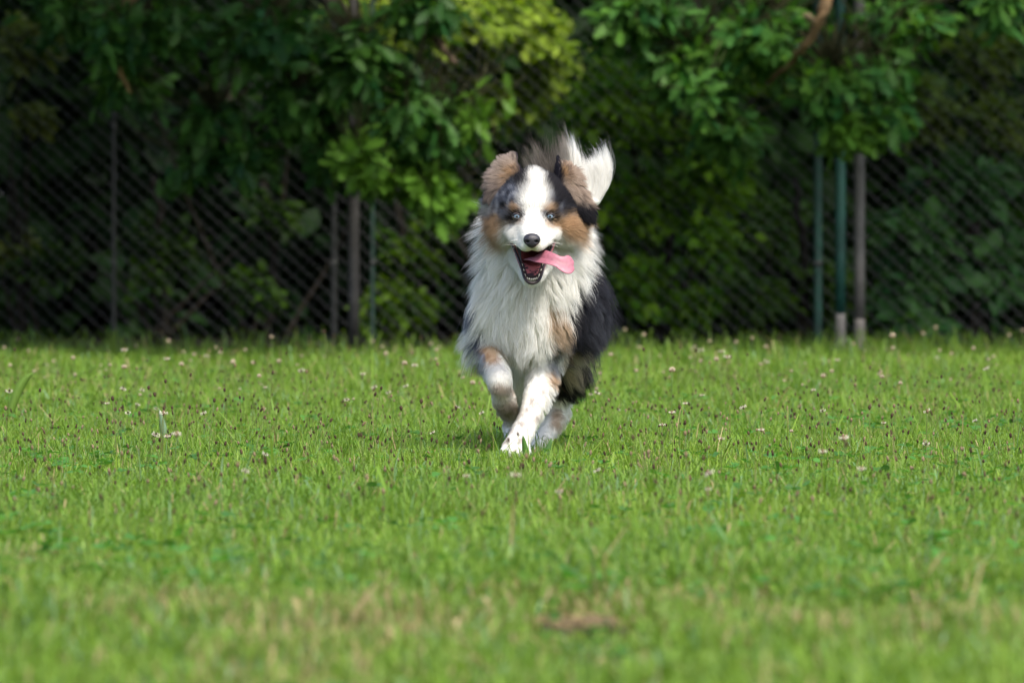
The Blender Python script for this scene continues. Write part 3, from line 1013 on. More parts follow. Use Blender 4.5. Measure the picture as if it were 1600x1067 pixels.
# tail
TAIL = [p_(888, 405, 14.70), p_(868, 340, 14.76), p_(852, 300, 14.80), p_(862, 286, 14.83), p_(886, 292, 14.85), (p_(910, 306, 14.87)), p_(928, 311, 14.88), p_(940, 300, 14.88)]
TR = [.026, .020, .017, .016, .015, .014, .013, .009]
for i in range(len(TAIL) - 1):
    S.add(TAIL[i], TAIL[i + 1], TR[i], TR[i + 1], .012)
# skull, cheeks
S.ell(p_(834, 322, 13.93), (.069, .085, .062), .02)
S.ell(p_(799, 350, 13.935), (.034, .05, .034), .02)
S.ell(p_(876, 351, 13.935), (.034, .05, .034), .02)
S.ell(p_(834, 330, 13.875), (.044, .036, .036), .02)
S.ell(p_(791, 318, 13.955), (.034, .045, .026), .02)
S.ell(p_(884, 318, 13.955), (.034, .045, .028), .02)
# lower jaw, mouth cavity, then the muzzle over it
S.add(p_(833, 388, 13.935), p_(831.5, 430, 13.83), .036, .0170, .010, (1, 1, 1))
S.cut(p_(833, 386, 13.852), p_(831.5, 427.5, 13.792), .0325, .0125, .004)
S.cut(p_(833, 384, 13.93), p_(832, 400, 13.86), .020, .022, .004)
S.add(p_(833, 347, 13.895), p_(831.5, 371, 13.765), .0375, .0215, .014, (1, 1, .92))
for sgn in (-1, 1):
    S.add(p_(832.5 + sgn * 26, 362, 13.875), p_(831.5 + sgn * 9, 383, 13.768), .0165, .0125, .008)
# eye sockets
EY = {-1: p_(807.5, 338.5, 13.850), 1: p_(859.5, 338.5, 13.850)}
for c in EY.values():
    S.cut(c + np.array((0, -.006, 0)), c + np.array((0, -.012, 0)), .0085, .0105, .003, mark=False)
BV, BF = S.mesh()
# gentle relaxation of the net
def relax(V, F, it=2, lam=.5):
    e = np.concatenate([F[:, [0, 1]], F[:, [1, 2]], F[:, [2, 3]], F[:, [3, 0]]])
    n = len(V)
    for _ in range(it):
        s = np.zeros((n, 3)); c = np.zeros(n)
        for a, b in ((0, 1), (1, 0)):
            for k in range(3): s[:, k] += np.bincount(e[:, a], V[e[:, b], k], n)
            c += np.bincount(e[:, a], minlength=n)
        V = V + lam * (s / np.maximum(c, 1)[:, None] - V)
    return V
BV = relax(BV, BF, 1, .4)
# keep the largest connected shell only
def main_shell(V, F):
    lab = np.arange(len(V))
    while True:
        m = lab[F].min(1)
        new = lab.copy()
        for k in range(4): np.minimum.at(new, F[:, k], m)
        new = new[new]
        if (new == lab).all(): break
        lab = new
    b = np.bincount(lab).argmax()
    keep = lab == b
    F = F[keep[F[:, 0]]]
    mp = np.cumsum(keep) - 1
    return V[keep], mp[F]
BV, BF = main_shell(BV, BF)

WHITE = A(.90, .88, .83); CREAM = A(.74, .65, .50); BLACK = A(.026, .025, .031); MERLE = A(.17, .185, .24)
TAN = A(.48, .325, .20); PALE_TAN = A(.58, .38, .22); GREYB = A(.33, .25, .19)


def paint(p, jit=0.0):
    """coat colour by place on the dog"""
    x, y = proj(p); Y = p[:, 1]
    n = len(p)
    nz = vnoise(p, 90, 40); nb = vnoise(p, 38, 41)
    x = x + (nb - .5) * 8 + (rng.normal(0, 1, n) * jit)
    y = y + (vnoise(p, 38, 42) - .5) * 8 + (rng.normal(0, 1, n) * jit)
    c = np.tile(WHITE, (n, 1))

    def e(cx, cy, rx, ry, col, ymin=0, ymax=99, rot=0, soft=.25, amt=1.0):
        nonlocal c
        dx, dy = x - cx, y - cy
        if rot:
            s_, c_ = math.sin(rad(rot)), math.cos(rad(rot))
            dx, dy = dx * c_ + dy * s_, -dx * s_ + dy * c_
        d = np.sqrt((dx / rx) ** 2 + (dy / ry) ** 2)
        w = (1 - sstep(1 - soft, 1 + soft, d)) * amt * (Y >= ymin) * (Y <= ymax)
        col = np.asarray(col)
        c = c * (1 - w[:, None]) + col * w[:, None]

    mer = (MERLE * (1 - nz)[:, None] ** 1.5 * 1.6 + A(.012, .012, .016) * nz[:, None])
    mer = np.where((nz < .30)[:, None], A(.28, .30, .35), mer)
    # back, flanks, rump: black
    back = sstep(14.10, 14.20, Y + (x - 880) * .0012 + (nb - .5) * .05) * (y < 620)
    c = c * (1 - back[:, None]) + BLACK * back[:, None]
    # underside and inner legs stay cream
    e(820, 560, 48, 70, CREAM * .9, ymin=14.10, soft=.2)
    w = (sstep(14.0, 14.02, Y) * (1 - sstep(14.10, 14.16, Y + (nb - .5) * .06)) * (y < 430))[:, None]
    c = c * (1 - w) + WHITE * w
    e(896, 560, 16, 26, CREAM, ymin=14.1, ymax=14.6, rot=25)
    e(805, 620, 25, 90, WHITE * .9, ymin=14.3)
    e(860, 680, 40, 45, WHITE, ymin=14.3)
    e(868, 655, 9, 16, PALE_TAN * .8, ymin=14.4, amt=.7, soft=.5)
    e(724, 440, 14, 42, BLACK, ymin=13.95)
    e(735, 480, 7, 26, MERLE, ymin=13.95)
    e(748, 535, 9, 20, MERLE * .8)
    e(872, 512, 16, 34, TAN, rot=-12, soft=.4, amt=.85)
    e(866, 548, 14, 14, mer, soft=.45, amt=.8)
    e(912, 505, 26, 62, BLACK, ymin=13.98, rot=8)
    e(930, 520, 26, 80, mer, ymin=14.2, amt=.22, soft=.5)  # merle mottling, painted in to give the black fur highlights and wisps
    e(901, 556, 13, 16, CREAM, ymin=14.1, ymax=14.62, amt=.8, soft=.5, rot=20)
    e(862, 590, 10, 11, PALE_TAN, amt=.8, soft=.4); e(864, 572, 8, 8, MERLE, amt=.7, soft=.4)
    e(764, 552, 15, 16, TAN * 1.15, rot=-25, soft=.35)
    e(752, 562, 6, 24, MERLE, amt=.7, rot=-15)
    e(784, 608, 20, 9, GREYB * 1.2, amt=.75, soft=.5)
    e(790, 642, 24, 20, GREYB * .9, amt=.8, soft=.5)
    for (bx, by) in ((808, 640), (798, 672), (826, 640), (814, 690), (803, 706), (838, 655), (830, 625), (818, 660), (790, 690), (846, 612)):
        e(bx, by, 3.6, 5.5, A(.24, .15, .12), amt=.6, soft=.9, rot=bx * 37 % 90)
    # head
    hm = dict(ymax=14.02)
    e(836, 304, 80, 38, mer, soft=.12, **hm)
    e(893, 305, 32, 36, BLACK, soft=.2, **hm)
    e(820, 282, 22, 14, BLACK, soft=.3, **hm); e(862, 285, 22, 18, BLACK, soft=.3, **hm)
    e(777, 352, 25, 24, TAN * .8, soft=.4, **hm)
    e(790, 368, 26, 16, PALE_TAN * .9, amt=.6, soft=.5, **hm)
    e(900, 353, 30, 20, TAN * 1.05, soft=.4, **hm)
    e(878, 346, 16, 16, PALE_TAN, amt=.7, soft=.4, **hm)
    e(757, 347, 8, 20, BLACK, soft=.4, amt=.85, **hm); e(923, 345, 9, 22, BLACK, soft=.4, **hm)
    e(805, 328, 10, 7, PALE_TAN * .95, soft=.5, amt=.85, **hm); e(857, 327, 11, 7, PALE_TAN * .9, soft=.5, amt=.9, **hm)
    e(784, 330, 16, 7, mer, soft=.4, amt=.8, **hm); e(878, 330, 12, 9, mer, soft=.5, amt=.8, **hm)
    e(798, 347, 17, 8, GREYB, soft=.4, **hm); e(793, 338, 10, 8, MERLE * 1.2, amt=.7, soft=.4, **hm)
    e(866, 350, 14, 7, PALE_TAN * .8, amt=.8, soft=.4, **hm)
    e(835, 310, 21, 24, WHITE, soft=.5, **hm)
    e(838, 284, 11, 14, WHITE, soft=.45, **hm)
    e(812, 280, 12, 13, BLACK, soft=.4, **hm); e(865, 282, 13, 15, BLACK, soft=.4, **hm)
    e(832, 336, 13.5, 34, WHITE, soft=.45, **hm)
    e(832, 372, 36, 22, WHITE, soft=.3, **hm)
    e(805, 362, 18, 12, WHITE * .92, soft=.4, **hm); e(862, 366, 14, 11, WHITE, soft=.4, **hm)
    # eye rims
    for s_, q in EY.items():
        qx, qy = proj(q[None])
        e(qx[0] + s_ * 1.5, qy[0] + .5, 10.5, 7.2, A(.035, .025, .022), ymax=13.9, soft=.3)
    # ruff stays white under the head
    # tail
    tl = (Y > 14.735) & (y < 335)
    w = (tl * (1 - sstep(868, 896, x)))[:, None]
    c = np.where(tl[:, None], WHITE, c)
    c = c * (1 - w) + A(.030, .026, .025) * w
    return c


bc = paint(BV)
cv = S.sample(BV, S.carve)
inside = cv < .0035
t = np.clip((BV[:, 1] - 13.79) / .09, 0, 1)[:, None]
mouth = A(.42, .13, .13) * (1 - t) + A(.16, .035, .035) * t
spots = (vnoise(BV, 170, 50) > .66)[:, None] & (BV[:, 2:3] < P(0, 404, 13.83)[2])
mouth = np.where(spots, A(.03, .015, .02), mouth)
bc = np.where(inside[:, None], mouth, bc)
lip = (cv >= .0022) & (cv < .0140)
bc = np.where(lip[:, None], A(.030, .018, .020), bc)
# the upper lip line under the muzzle
DOGC = P(838, 730, 14.15) * np.array((1, 1, 0))
dog = empty('dog', tuple(DOGC))
tag(dog, 'shaggy blue merle dog with white chest running across the grass, mouth open and tongue out', 'dog')
M_BODY = attr_mat('dog_skin', rough=.65, spec=.2)
body = mesh_obj('body', BV, [BF], M_BODY, dog, bc)

# ---- fur
# guide: px, py, Y, direction (right, up, away), length (m)
G = [
    (831, 352, 13.80, 0, .6, .7, .004), (831, 366, 13.75, 0, .8, .5, .0025), (834, 325, 13.85, 0, .9, .5, .008), (834, 300, 13.87, 0, 1, .5, .013), (838, 276, 13.92, 0, .9, .6, .022),
    (812, 285, 13.90, -.4, .9, .5, .016), (858, 285, 13.90, .4, .9, .5, .018), (805, 322, 13.86, -.6, .8, .5, .009), (860, 322, 13.86, .6, .8, .5, .009),
    (790, 335, 13.89, -.9, .3, .5, .012), (877, 335, 13.89, .9, .3, .5, .012), (785, 312, 13.92, -.8, .5, .5, .014), (885, 312, 13.92, .8, .5, .5, .014),
    (818, 372, 13.79, -.8, -.2, .6, .0035), (845, 372, 13.79, .8, -.2, .6, .0035), (806, 358, 13.85, -.9, -.2, .5, .007), (858, 358, 13.85, .9, -.2, .5, .007),
    (790, 360, 13.92, -.8, -.5, .35, .022), (875, 362, 13.92, .8, -.5, .35, .022), (770, 345, 13.95, -.9, -.35, .4, .030), (898, 345, 13.95, .9, -.35, .4, .030),
    (775, 372, 13.97, -.7, -.8, .1, .040), (892, 375, 13.97, .75, -.75, .1, .040),
    (831, 446, 13.85, 0, -1, .3, .010), (814, 420, 13.87, -.7, -.7, .3, .014), (850, 418, 13.87, .7, -.7, .3, .014), (803, 395, 13.90, -.7, -.7, .2, .020), (862, 393, 13.90, .7, -.7, .2, .020),
    (757, 335, 14.04, -.85, -.1, 0, .045), (765, 355, 14.05, -.8, -.6, 0, .048), (765, 380, 14.02, -.7, -.8, 0, .048), (750, 420, 14.04, -.5, -.9, 0, .055), (748, 465, 14.06, -.45, -.9, 0, .050),
    (915, 335, 14.04, .8, -.2, 0, .038), (908, 355, 14.05, .8, -.6, 0, .042), (912, 380, 14.02, .7, -.8, 0, .050), (920, 412, 14.05, .6, -.8, 0, .050), (903, 452, 14.06, .35, -.9, 0, .032),
    (831, 462, 13.99, 0, -1, -.1, .045), (800, 440, 13.98, -.35, -.9, -.1, .050), (865, 440, 13.98, .4, -.9, -.1, .050),
    (795, 490, 13.98, .15, -1, -.1, .055), (830, 500, 13.97, .1, -1, -.1, .055), (865, 490, 13.99, .3, -.9, -.1, .038), (830, 550, 14.02, .0, -1, .1, .045), (800, 545, 14.04, .1, -1, .1, .040),
    (760, 500, 14.08, -.25, -1, .1, .045), (745, 520, 14.12, -.4, -.85, .3, .042), (742, 560, 14.15, -.45, -.8, .4, .040), (880, 520, 14.06, .3, -1, .1, .030), (868, 545, 14.08, .3, -1, .1, .022),
    (800, 570, 14.3, -.1, -1, .4, .030), (830, 560, 14.3, 0, -1, .4, .035),
    (930, 430, 14.35, .2, -.8, .6, .030), (940, 480, 14.5, .2, -.85, .6, .032), (930, 540, 14.5, .35, -.85, .5, .038), (908, 585, 14.5, .5, -.9, .4, .046), (895, 560, 14.3, .65, -.6, .3, .045), (900, 400, 14.4, .1, .1, 1, .03), (870, 380, 14.4, 0, .3, 1, .03),
    (735, 430, 14.2, -.4, -.6, .7, .04), (740, 500, 14.3, -.3, -.8, .6, .035), (870, 470, 14.8, 0, -.6, .8, .06), (930, 500, 14.75, .4, -.8, .5, .06),
    (842, 600, 14.02, .1, -1, .1, .008), (832, 575, 14.06, 0, -1, .1, .012), (826, 650, 13.98, 0, -1, .1, .007), (862, 600, 14.06, .6, -.9, .4, .022), (868, 630, 14.08, .6, -.8, .5, .024), (848, 650, 14.05, .5, -.8, .5, .016), (806, 700, 13.95, 0, -1, -.2, .0045),
    (765, 560, 14.02, .1, -1, .0, .010), (780, 600, 13.93, 0, -1, .1, .008), (790, 640, 14.02, 0, -.8, .5, .008), (752, 590, 14.10, -.4, -.9, .4, .030),
    (842, 690, 14.48, 0, -1, 0, .008), (872, 640, 14.62, .3, -1, .4, .014), (802, 620, 14.6, 0, -1, .3, .014), (800, 680, 14.72, 0, -1, 0, .007),
    (860, 340, 14.78, -.2, .9, .4, .05), (848, 300, 14.82, -.45, 1, .1, .080), (856, 280, 14.82, -.35, 1, .0, .085), (872, 282, 14.84, -.15, 1, 0, .085), (888, 290, 14.85, -.05, 1, 0, .095), (898, 298, 14.87, -.08, 1, 0, .100), (911, 305, 14.88, -.1, 1, 0, .055), (924, 309, 14.88, .05, 1, 0, .098), (936, 305, 14.89, .14, 1, 0, .112), (946, 298, 14.89, .22, 1, 0, .092),
]
G = np.array(G)
GP = np.array([P(g[0], g[1], g[2]) for g in G])
GD = nrm(G[:, 3:6][:, [0, 2, 1]])
GL = G[:, 6]


def groom(p):
    d = np.zeros((len(p), 3)); l = np.zeros(len(p))
    sc = np.array((1, .75, 1))
    for a in range(0, len(p), 20000):
        q = p[a:a + 20000]
        r2 = (((q[:, None] - GP[None]) * sc) ** 2).sum(-1)
        w = 1 / (r2 + .00012) ** 2.2
        w /= w.sum(1, keepdims=True)
        d[a:a + 20000] = w @ GD; l[a:a + 20000] = w @ GL
    return nrm(d), l


def strands(name, V, F, n, parent, colf, groomf, maskf, width=.0009, seg=5, clump=90, clumpf=.75, mat=None, nfun=None, wave=.12, lift=.25, densf=None, tipf=None, base=.25, fluff=.75, hug=1.0, bendf=None, lmin=.65, wmin=.15):
    """n tapered hairs rooted on the mesh V,F"""
    a, b, c, d = (V[F[:, k]] for k in range(4))
    area = (np.linalg.norm(np.cross(b - a, c - a), axis=1) + np.linalg.norm(np.cross(c - a, d - a), axis=1)) * .5
    ctr = (a + b + c + d) / 4
    w = area * (densf(ctr) if densf is not None else 1)
    fi = rng.choice(len(F), n, p=w / w.sum())
    u, v = rng.random((2, n, 1))
    p = (a[fi] * (1 - u) + b[fi] * u) * (1 - v) + (d[fi] * (1 - u) + c[fi] * u) * v
    N = nfun(p) if nfun is not None else nrm(np.cross(b[fi] - a[fi], d[fi] - a[fi]))
    k = maskf(p) if maskf is not None else np.ones(n, bool)
    p, N = p[k], N[k]; n = len(p)
    D, L = groomf(p)
    L = L * rng.uniform(lmin, 1.12, n) * np.where((rng.random(n) < .03) & (L > .025), 1.55, 1.0) * (.8 + .4 * vnoise(p, 30, 61))
    # lay along the skin with some lift
    dn = (D * N).sum(1, keepdims=True)
    T = D - N * np.minimum(dn, .0) * hug
    T = nrm(T)
    lf = lift * rng.uniform(.7, 1.3, (n, 1))
    D0 = nrm(T + N * (lf + base)); D1 = nrm(T + N * lf * .35 + A(0, 0, -.18) * (T[:, 2:3] < .3))
    if bendf is not None:
        B = bendf(p); D0 = nrm(D0 - B); D1 = nrm(D1 + B)
    # stray direction noise, smooth over the coat plus a little per hair
    fl = np.stack([vnoise(p, 24, 70 + i) - .5 for i in range(3)], 1)
    D1 = nrm(D1 + fl * fluff + rng.normal(size=(n, 3)) * .07)
    t = np.linspace(0, 1, seg)[None, :, None]
    pts = p[:, None] + L[:, None, None] * (D0[:, None] * (t - .5 * t ** 2) + D1[:, None] * (.5 * t ** 2) * 1.15)
    wv = rng.uniform(0, 6.28, (n, 1, 1)); side = nrm(np.cross(D1, N) + 1e-4)
    # clumps
    if clump:
        nc = max(1, n // clump)
        ci = rng.choice(n, nc, replace=False)
        kd = kdtree.KDTree(nc)
        for i, j in enumerate(ci): kd.insert(p[j], i)
        kd.balance()
        near = np.array([ci[kd.find(q)[1]] for q in p])
        wphase = wv[near]
        pts = pts + side[near][:, None] * (L[:, None, None] * wave * np.sin(wphase + t * 4.5) * t)
        cf = clumpf * (t ** 1.3) * rng.uniform(.35, 1.0, (n, 1, 1))
        # follow the clump leader at the same arc length
        tgt = pts[near]
        pts = pts * (1 - cf) + tgt * cf
    rep = rng.uniform(-1, 1, (n, 1))
    s = nrm(np.cross(D1, N) + N * rep * .7)
    W = width * rng.uniform(.7, 1.3, (n, 1, 1)) * (1 - t ** 2 * .85)
    Vh = np.stack([pts - s[:, None] * W * .5, pts + s[:, None] * W * .5], 2).reshape(-1, 3)
    i = (np.arange(n)[:, None] * seg + np.arange(seg - 1)[None]) * 2
    Fq = np.stack([i, i + 1, i + 3, i + 2], -1).reshape(-1, 4)
    c = colf(p)
    c = c * rng.uniform(.82, 1.12, (n, 1))
    C = np.repeat(c[:, None], seg, 1)
    if tipf is not None:
        C = tipf(p, C, t)
    C = np.repeat(C[:, :, None], 2, 2).reshape(-1, 3)
    return mesh_obj(name, Vh, [Fq], mat or M_FUR, parent, np.clip(C, 0, .9))


NOSE = P(831, 375.5, 13.735)


def fur_mask(p):
    k = S.sample(p, S.carve) > .0125
    k &= np.linalg.norm(p - NOSE, axis=1) > .0145
    for c in EY.values():
        q = (p - c) / A(.0115, .02, .0085)
        k &= (q ** 2).sum(1) > 1
    return k


def dens(p):
    x, y = proj(p)
    hd = sstep(14.0, 13.93, p[:, 1])
    leg = (y > 570) * 1.2
    tl = (p[:, 1] > 14.735) * (y < 330) * 5.0
    back = (p[:, 1] > 14.45) * (y > 335) * -.45
    return .75 + hd * 3.4 + leg + tl + back


def tail_tip(p, C, t):
    x, y = proj(p)
    m = ((p[:, 1] > 14.735) & (y < 335) & (x < 890))[:, None, None]
    T = t ** 1.8
    C = np.where(m, C * (1 - T) + A(.26, .225, .19) * T, C)
    return C


def tail_bend(p):
    x, y = proj(p)
    r = sstep(908, 922, x)[:, None]
    l = (1 - sstep(860, 885, x))[:, None]
    m = ((1 - r) * (1 - l))
    return r * A(-.50, 0, .05) + m * A(-.22, 0, .05) + l * A(-.05, 0, .15)


def head_split(sel):
    def f(p):
        k = fur_mask(p)
        h = p[:, 1] < 13.955
        x, y = proj(p)
        tl = (p[:, 1] > 14.735) & (y < 335)
        k &= {'head': h, 'tail': tl, 'coat': ~h & ~tl}[sel]
        return k
    return f


strands('face_fur', BV, BF, 120000, body, lambda p: paint(p, 2.2), groom, head_split('head'), width=.00052, seg=4, clump=24, clumpf=.30, nfun=S.grad, wave=.03, lift=.16, densf=lambda p: (p[:, 1] < 13.96) + 1e-6)
strands('coat_fur', BV, BF, 190000, body, lambda p: paint(p, 2.6), groom, head_split('coat'), width=.00068, seg=6, clump=60, clumpf=.60, nfun=S.grad, wave=.13, lift=.26, densf=lambda p: dens(p))
tf = strands('tail_fur', BV, BF, 26000, body, lambda p: paint(p, 1.2), groom, head_split('tail'), width=.00050, seg=9, clump=60, clumpf=.66, bendf=tail_bend, lmin=.42, nfun=S.grad, wave=.05, lift=.0, base=.0, fluff=.36, hug=0.0, densf=lambda p: (p[:, 1] > 14.73) * (.16 + .9 * sstep(872, 896, proj(p)[0])) + 1e-6, tipf=tail_tip)

# ---- ears
def ear(prims, lo, hi, n, colf, gl, label=None):
    E = SDF(lo, hi, .0022)
    for a, b, ra, rb in prims: E.add(a, b, ra, rb, .008, (1, .45, 1))
    V, F = E.mesh(); V = relax(V, F, 1, .4); V, F = main_shell(V, F)
    o = mesh_obj('ear', V, [F], M_BODY, dog, colf(V))
    gl = np.array(gl); gp = np.array([P(g[0], g[1], 13.93) for g in gl]); gd = nrm(gl[:, 2:5][:, [0, 2, 1]])
    def gr(p):
        r2 = (((p[:, None] - gp[None]) * A(1, .1, 1)) ** 2).sum(-1)
        w = 1 / (r2 + .00003) ** 2; w /= w.sum(1, keepdims=True)
        return nrm(w @ gd), w @ gl[:, 5]
    strands('ear_fur', V, F, n, o, colf, gr, None, width=.00052, seg=5, clump=45, clumpf=.62, nfun=E.grad, wave=.10, lift=.20, fluff=1.1, lmin=.4)
    return o


def earcol_left(p):
    x, y = proj(p); n = len(p)
    x = x + rng.normal(0, 1.5, n); y = y + rng.normal(0, 1.5, n)
    c = np.tile(A(.46, .38, .33), (n, 1))
    t = sstep(262, 300, y)[:, None]
    c = c * (1 - t) + A(.27, .22, .20) * t
    w = (np.exp(-(((x - 803) / 12) ** 2 + ((y - 272) / 14) ** 2)) * .8)[:, None]
    c = c * (1 - w) + A(.50, .32, .17) * w
    w = (sstep(.52, .72, vnoise(p * A(1, 1, .4) + A(0, 0, 0), 160, 90)) * .6)[:, None]; c = c * (1 - w) + A(.16, .12, .11) * w
    w = sstep(303, 313, y + (x - 770) * .3)[:, None]; c = c * (1 - w) + A(.11, .10, .12) * w
    w = sstep(804, 810, x + (y - 250) * -.18)[:, None] * (1 - sstep(272, 290, y))[:, None]; c = c * (1 - w) + A(.05, .045, .06) * w
    w = sstep(800, 812, x)[:, None] * sstep(275, 285, y)[:, None]; c = c * (1 - w) + BLACK * w
    w = (p[:, 1] > 13.945)[:, None] * 1.0
    return c * (1 - w) + BLACK * w


def earcol_right(p):
    x, y = proj(p); n = len(p)
    x = x + rng.normal(0, 1.5, n); y = y + rng.normal(0, 1.5, n)
    c = np.tile(A(.50, .40, .33), (n, 1))
    w = np.exp(-(((x - 880) / 9) ** 2 + ((y - 270) / 12) ** 2))[:, None]; c = c * (1 - w) + A(.52, .33, .17) * w
    w = (sstep(.52, .72, vnoise(p * A(1, 1, .4), 160, 91)) * .6)[:, None]; c = c * (1 - w) + A(.17, .12, .10) * w
    w = sstep(881, 875, x)[:, None] * (1 - sstep(285, 300, y))[:, None]; c = c * (1 - w) + A(.03, .028, .04) * w
    w = sstep(303, 312, y + (x - 890) * -.35)[:, None]; c = c * (1 - w) + BLACK * w
    w = (p[:, 1] > 13.945)[:, None] * 1.0
    return c * (1 - w) + BLACK * w


ER = 13.92
ear([(P(812, 292, ER), P(797, 268, ER), .015, .014), (P(798, 266, ER), P(803, 244, ER), .012, .0045), (P(803, 244, ER), P(789, 254, ER), .0045, .007), (P(797, 272, ER), P(778, 291, ER), .015, .013), (P(791, 262, ER), P(780, 274, ER), .011, .010), (P(778, 291, ER), P(766, 307, ER), .012, .006)],
    P(730, 340, 13.86) * A(1, 1, 1), P(840, 220, 13.98), 16000, earcol_left,
    [(808, 285, -.6, .7, .2, .018), (803, 248, -.3, 1, .2, .005), (785, 258, -.7, .7, .2, .014), (775, 275, -.9, -.1, .2, .022), (766, 300, -.6, -.7, .2, .022), (790, 285, -.7, -.6, 0, .028), (780, 310, -.4, -.9, .2, .014)])
ear([(P(870, 292, ER), P(883, 272, ER), .015, .012), (P(877, 268, ER), P(872, 247, ER), .008, .004), (P(883, 266, ER), P(891, 278, ER), .011, .013), (P(891, 278, ER), P(903, 299, ER), .014, .012), (P(890, 302, ER), P(912, 326, ER), .016, .015), (P(912, 326, ER), P(920, 338, ER), .014, .008)],
    P(835, 370, 13.86), P(960, 220, 13.98), 16000, earcol_right,
    [(872, 290, .4, .8, .2, .014), (872, 248, -.1, 1, .2, .005), (888, 262, .5, .7, .2, .010), (900, 280, .8, -.1, .2, .018), (908, 300, .8, -.5, .1, .024), (890, 295, .7, -.6, 0, .028), (905, 325, .6, -.8, .1, .020), (920, 338, .5, -.9, .1, .020)])

# ---- nose
NS = SDF(NOSE - .03, NOSE + .03, .0009)
NS.ell(NOSE, (.0165, .0115, .0125), .004)
NS.ell(NOSE + A(0, .002, .004), (.0150, .0115, .0095), .004)
NS.ell(NOSE + A(0, .001, -.009), (.0075, .009, .0065), .005)
for sg in (-1, 1):
    NS.cut(NOSE + A(sg * .0072, -.014, -.0035), NOSE + A(sg * .0100, -.004, -.0020), .0030, .0026, .002)
    NS.cut(NOSE + A(sg * .0100, -.011, -.0030), NOSE + A(sg * .0165, -.006, -.0050), .0016, .0012, .002)
NS.cut(NOSE + A(0, -.0145, -.002), NOSE + A(0, -.0115, -.015), .0010, .0012, .0015)
nv, nf = NS.mesh(); nv, nf = main_shell(relax(nv, nf, 1, .4), nf)
mesh_obj('nose', nv, [nf], M_NOSE, dog, np.tile(A(.022, .020, .026), (len(nv), 1)))

# ---- eyes
for sg, c in EY.items():
    R = .0098
    nu, nv_ = 48, 32
    V = []; C = []
    look = nrm(A(-sg * .02, -1.0, -.02)); ea = nrm(np.cross(look, A(0, 0, 1))); eb = np.cross(ea, look)
    V.append(c + look * R * 1.03); C.append((.004, .004, .005))
    for i in range(1, nv_):
        ph = math.pi * i / nv_
        ang = ph * R
        if ang < .0027: col = (.004, .004, .005)
        elif ang < .0058: col = (.12, .18, .235)
        elif ang < .0062: col = (.05, .075, .11)
        else: col = (.030, .022, .020)
        for j in range(nu):
            th = 2 * math.pi * j / nu
            cc = A(*col)
            if .0027 <= ang < .0058: cc = cc * (.75 + .4 * abs(math.sin(j * 7.3)) * abs(math.cos(j * 2.1)))
            V.append(c + look * R * math.cos(ph) * (1.03 if ang < .005 else 1) + (ea * math.cos(th) + eb * math.sin(th)) * R * math.sin(ph)); C.append(cc)
    V.append(c - look * R); C.append((.03, .02, .02))
    F3 = [(0, 1 + j, 1 + (j + 1) % nu) for j in range(nu)] + [(len(V) - 1, 1 + (nv_ - 2) * nu + (j + 1) % nu, 1 + (nv_ - 2) * nu + j) for j in range(nu)]
    F4 = [(1 + i * nu + j, 1 + (i + 1) * nu + j, 1 + (i + 1) * nu + (j + 1) % nu, 1 + i * nu + (j + 1) % nu) for i in range(nv_ - 2) for j in range(nu)]
    eye = mesh_obj('eye', np.array(V), [np.array(F3), np.array(F4)], M_EYE, dog, np.array(C))
    # lids: a dark almond rim hugging the ball
    mb = MB()
    th = np.linspace(0, 2 * math.pi, 41)
    u = np.cos(th) * .0088
    v = np.where(np.sin(th) >= 0, np.sin(th) * .0051, np.sin(th) * .0043) * (1 - .25 * np.abs(np.cos(th)) ** 3) + np.cos(th) * sg * .0006
    dpt = np.sqrt(np.maximum(R * R * 1.12 - u ** 2 - v ** 2, 1e-7))
    pts = c + u[:, None] * A(1, 0, 0) + v[:, None] * A(0, 0, 1) + dpt[:, None] * A(0, -1, 0)
    mb.tube(pts, .0016, (.014, .011, .012), k=8, cap=False)
    mb.build('eyelid', M_NOSE, eye)

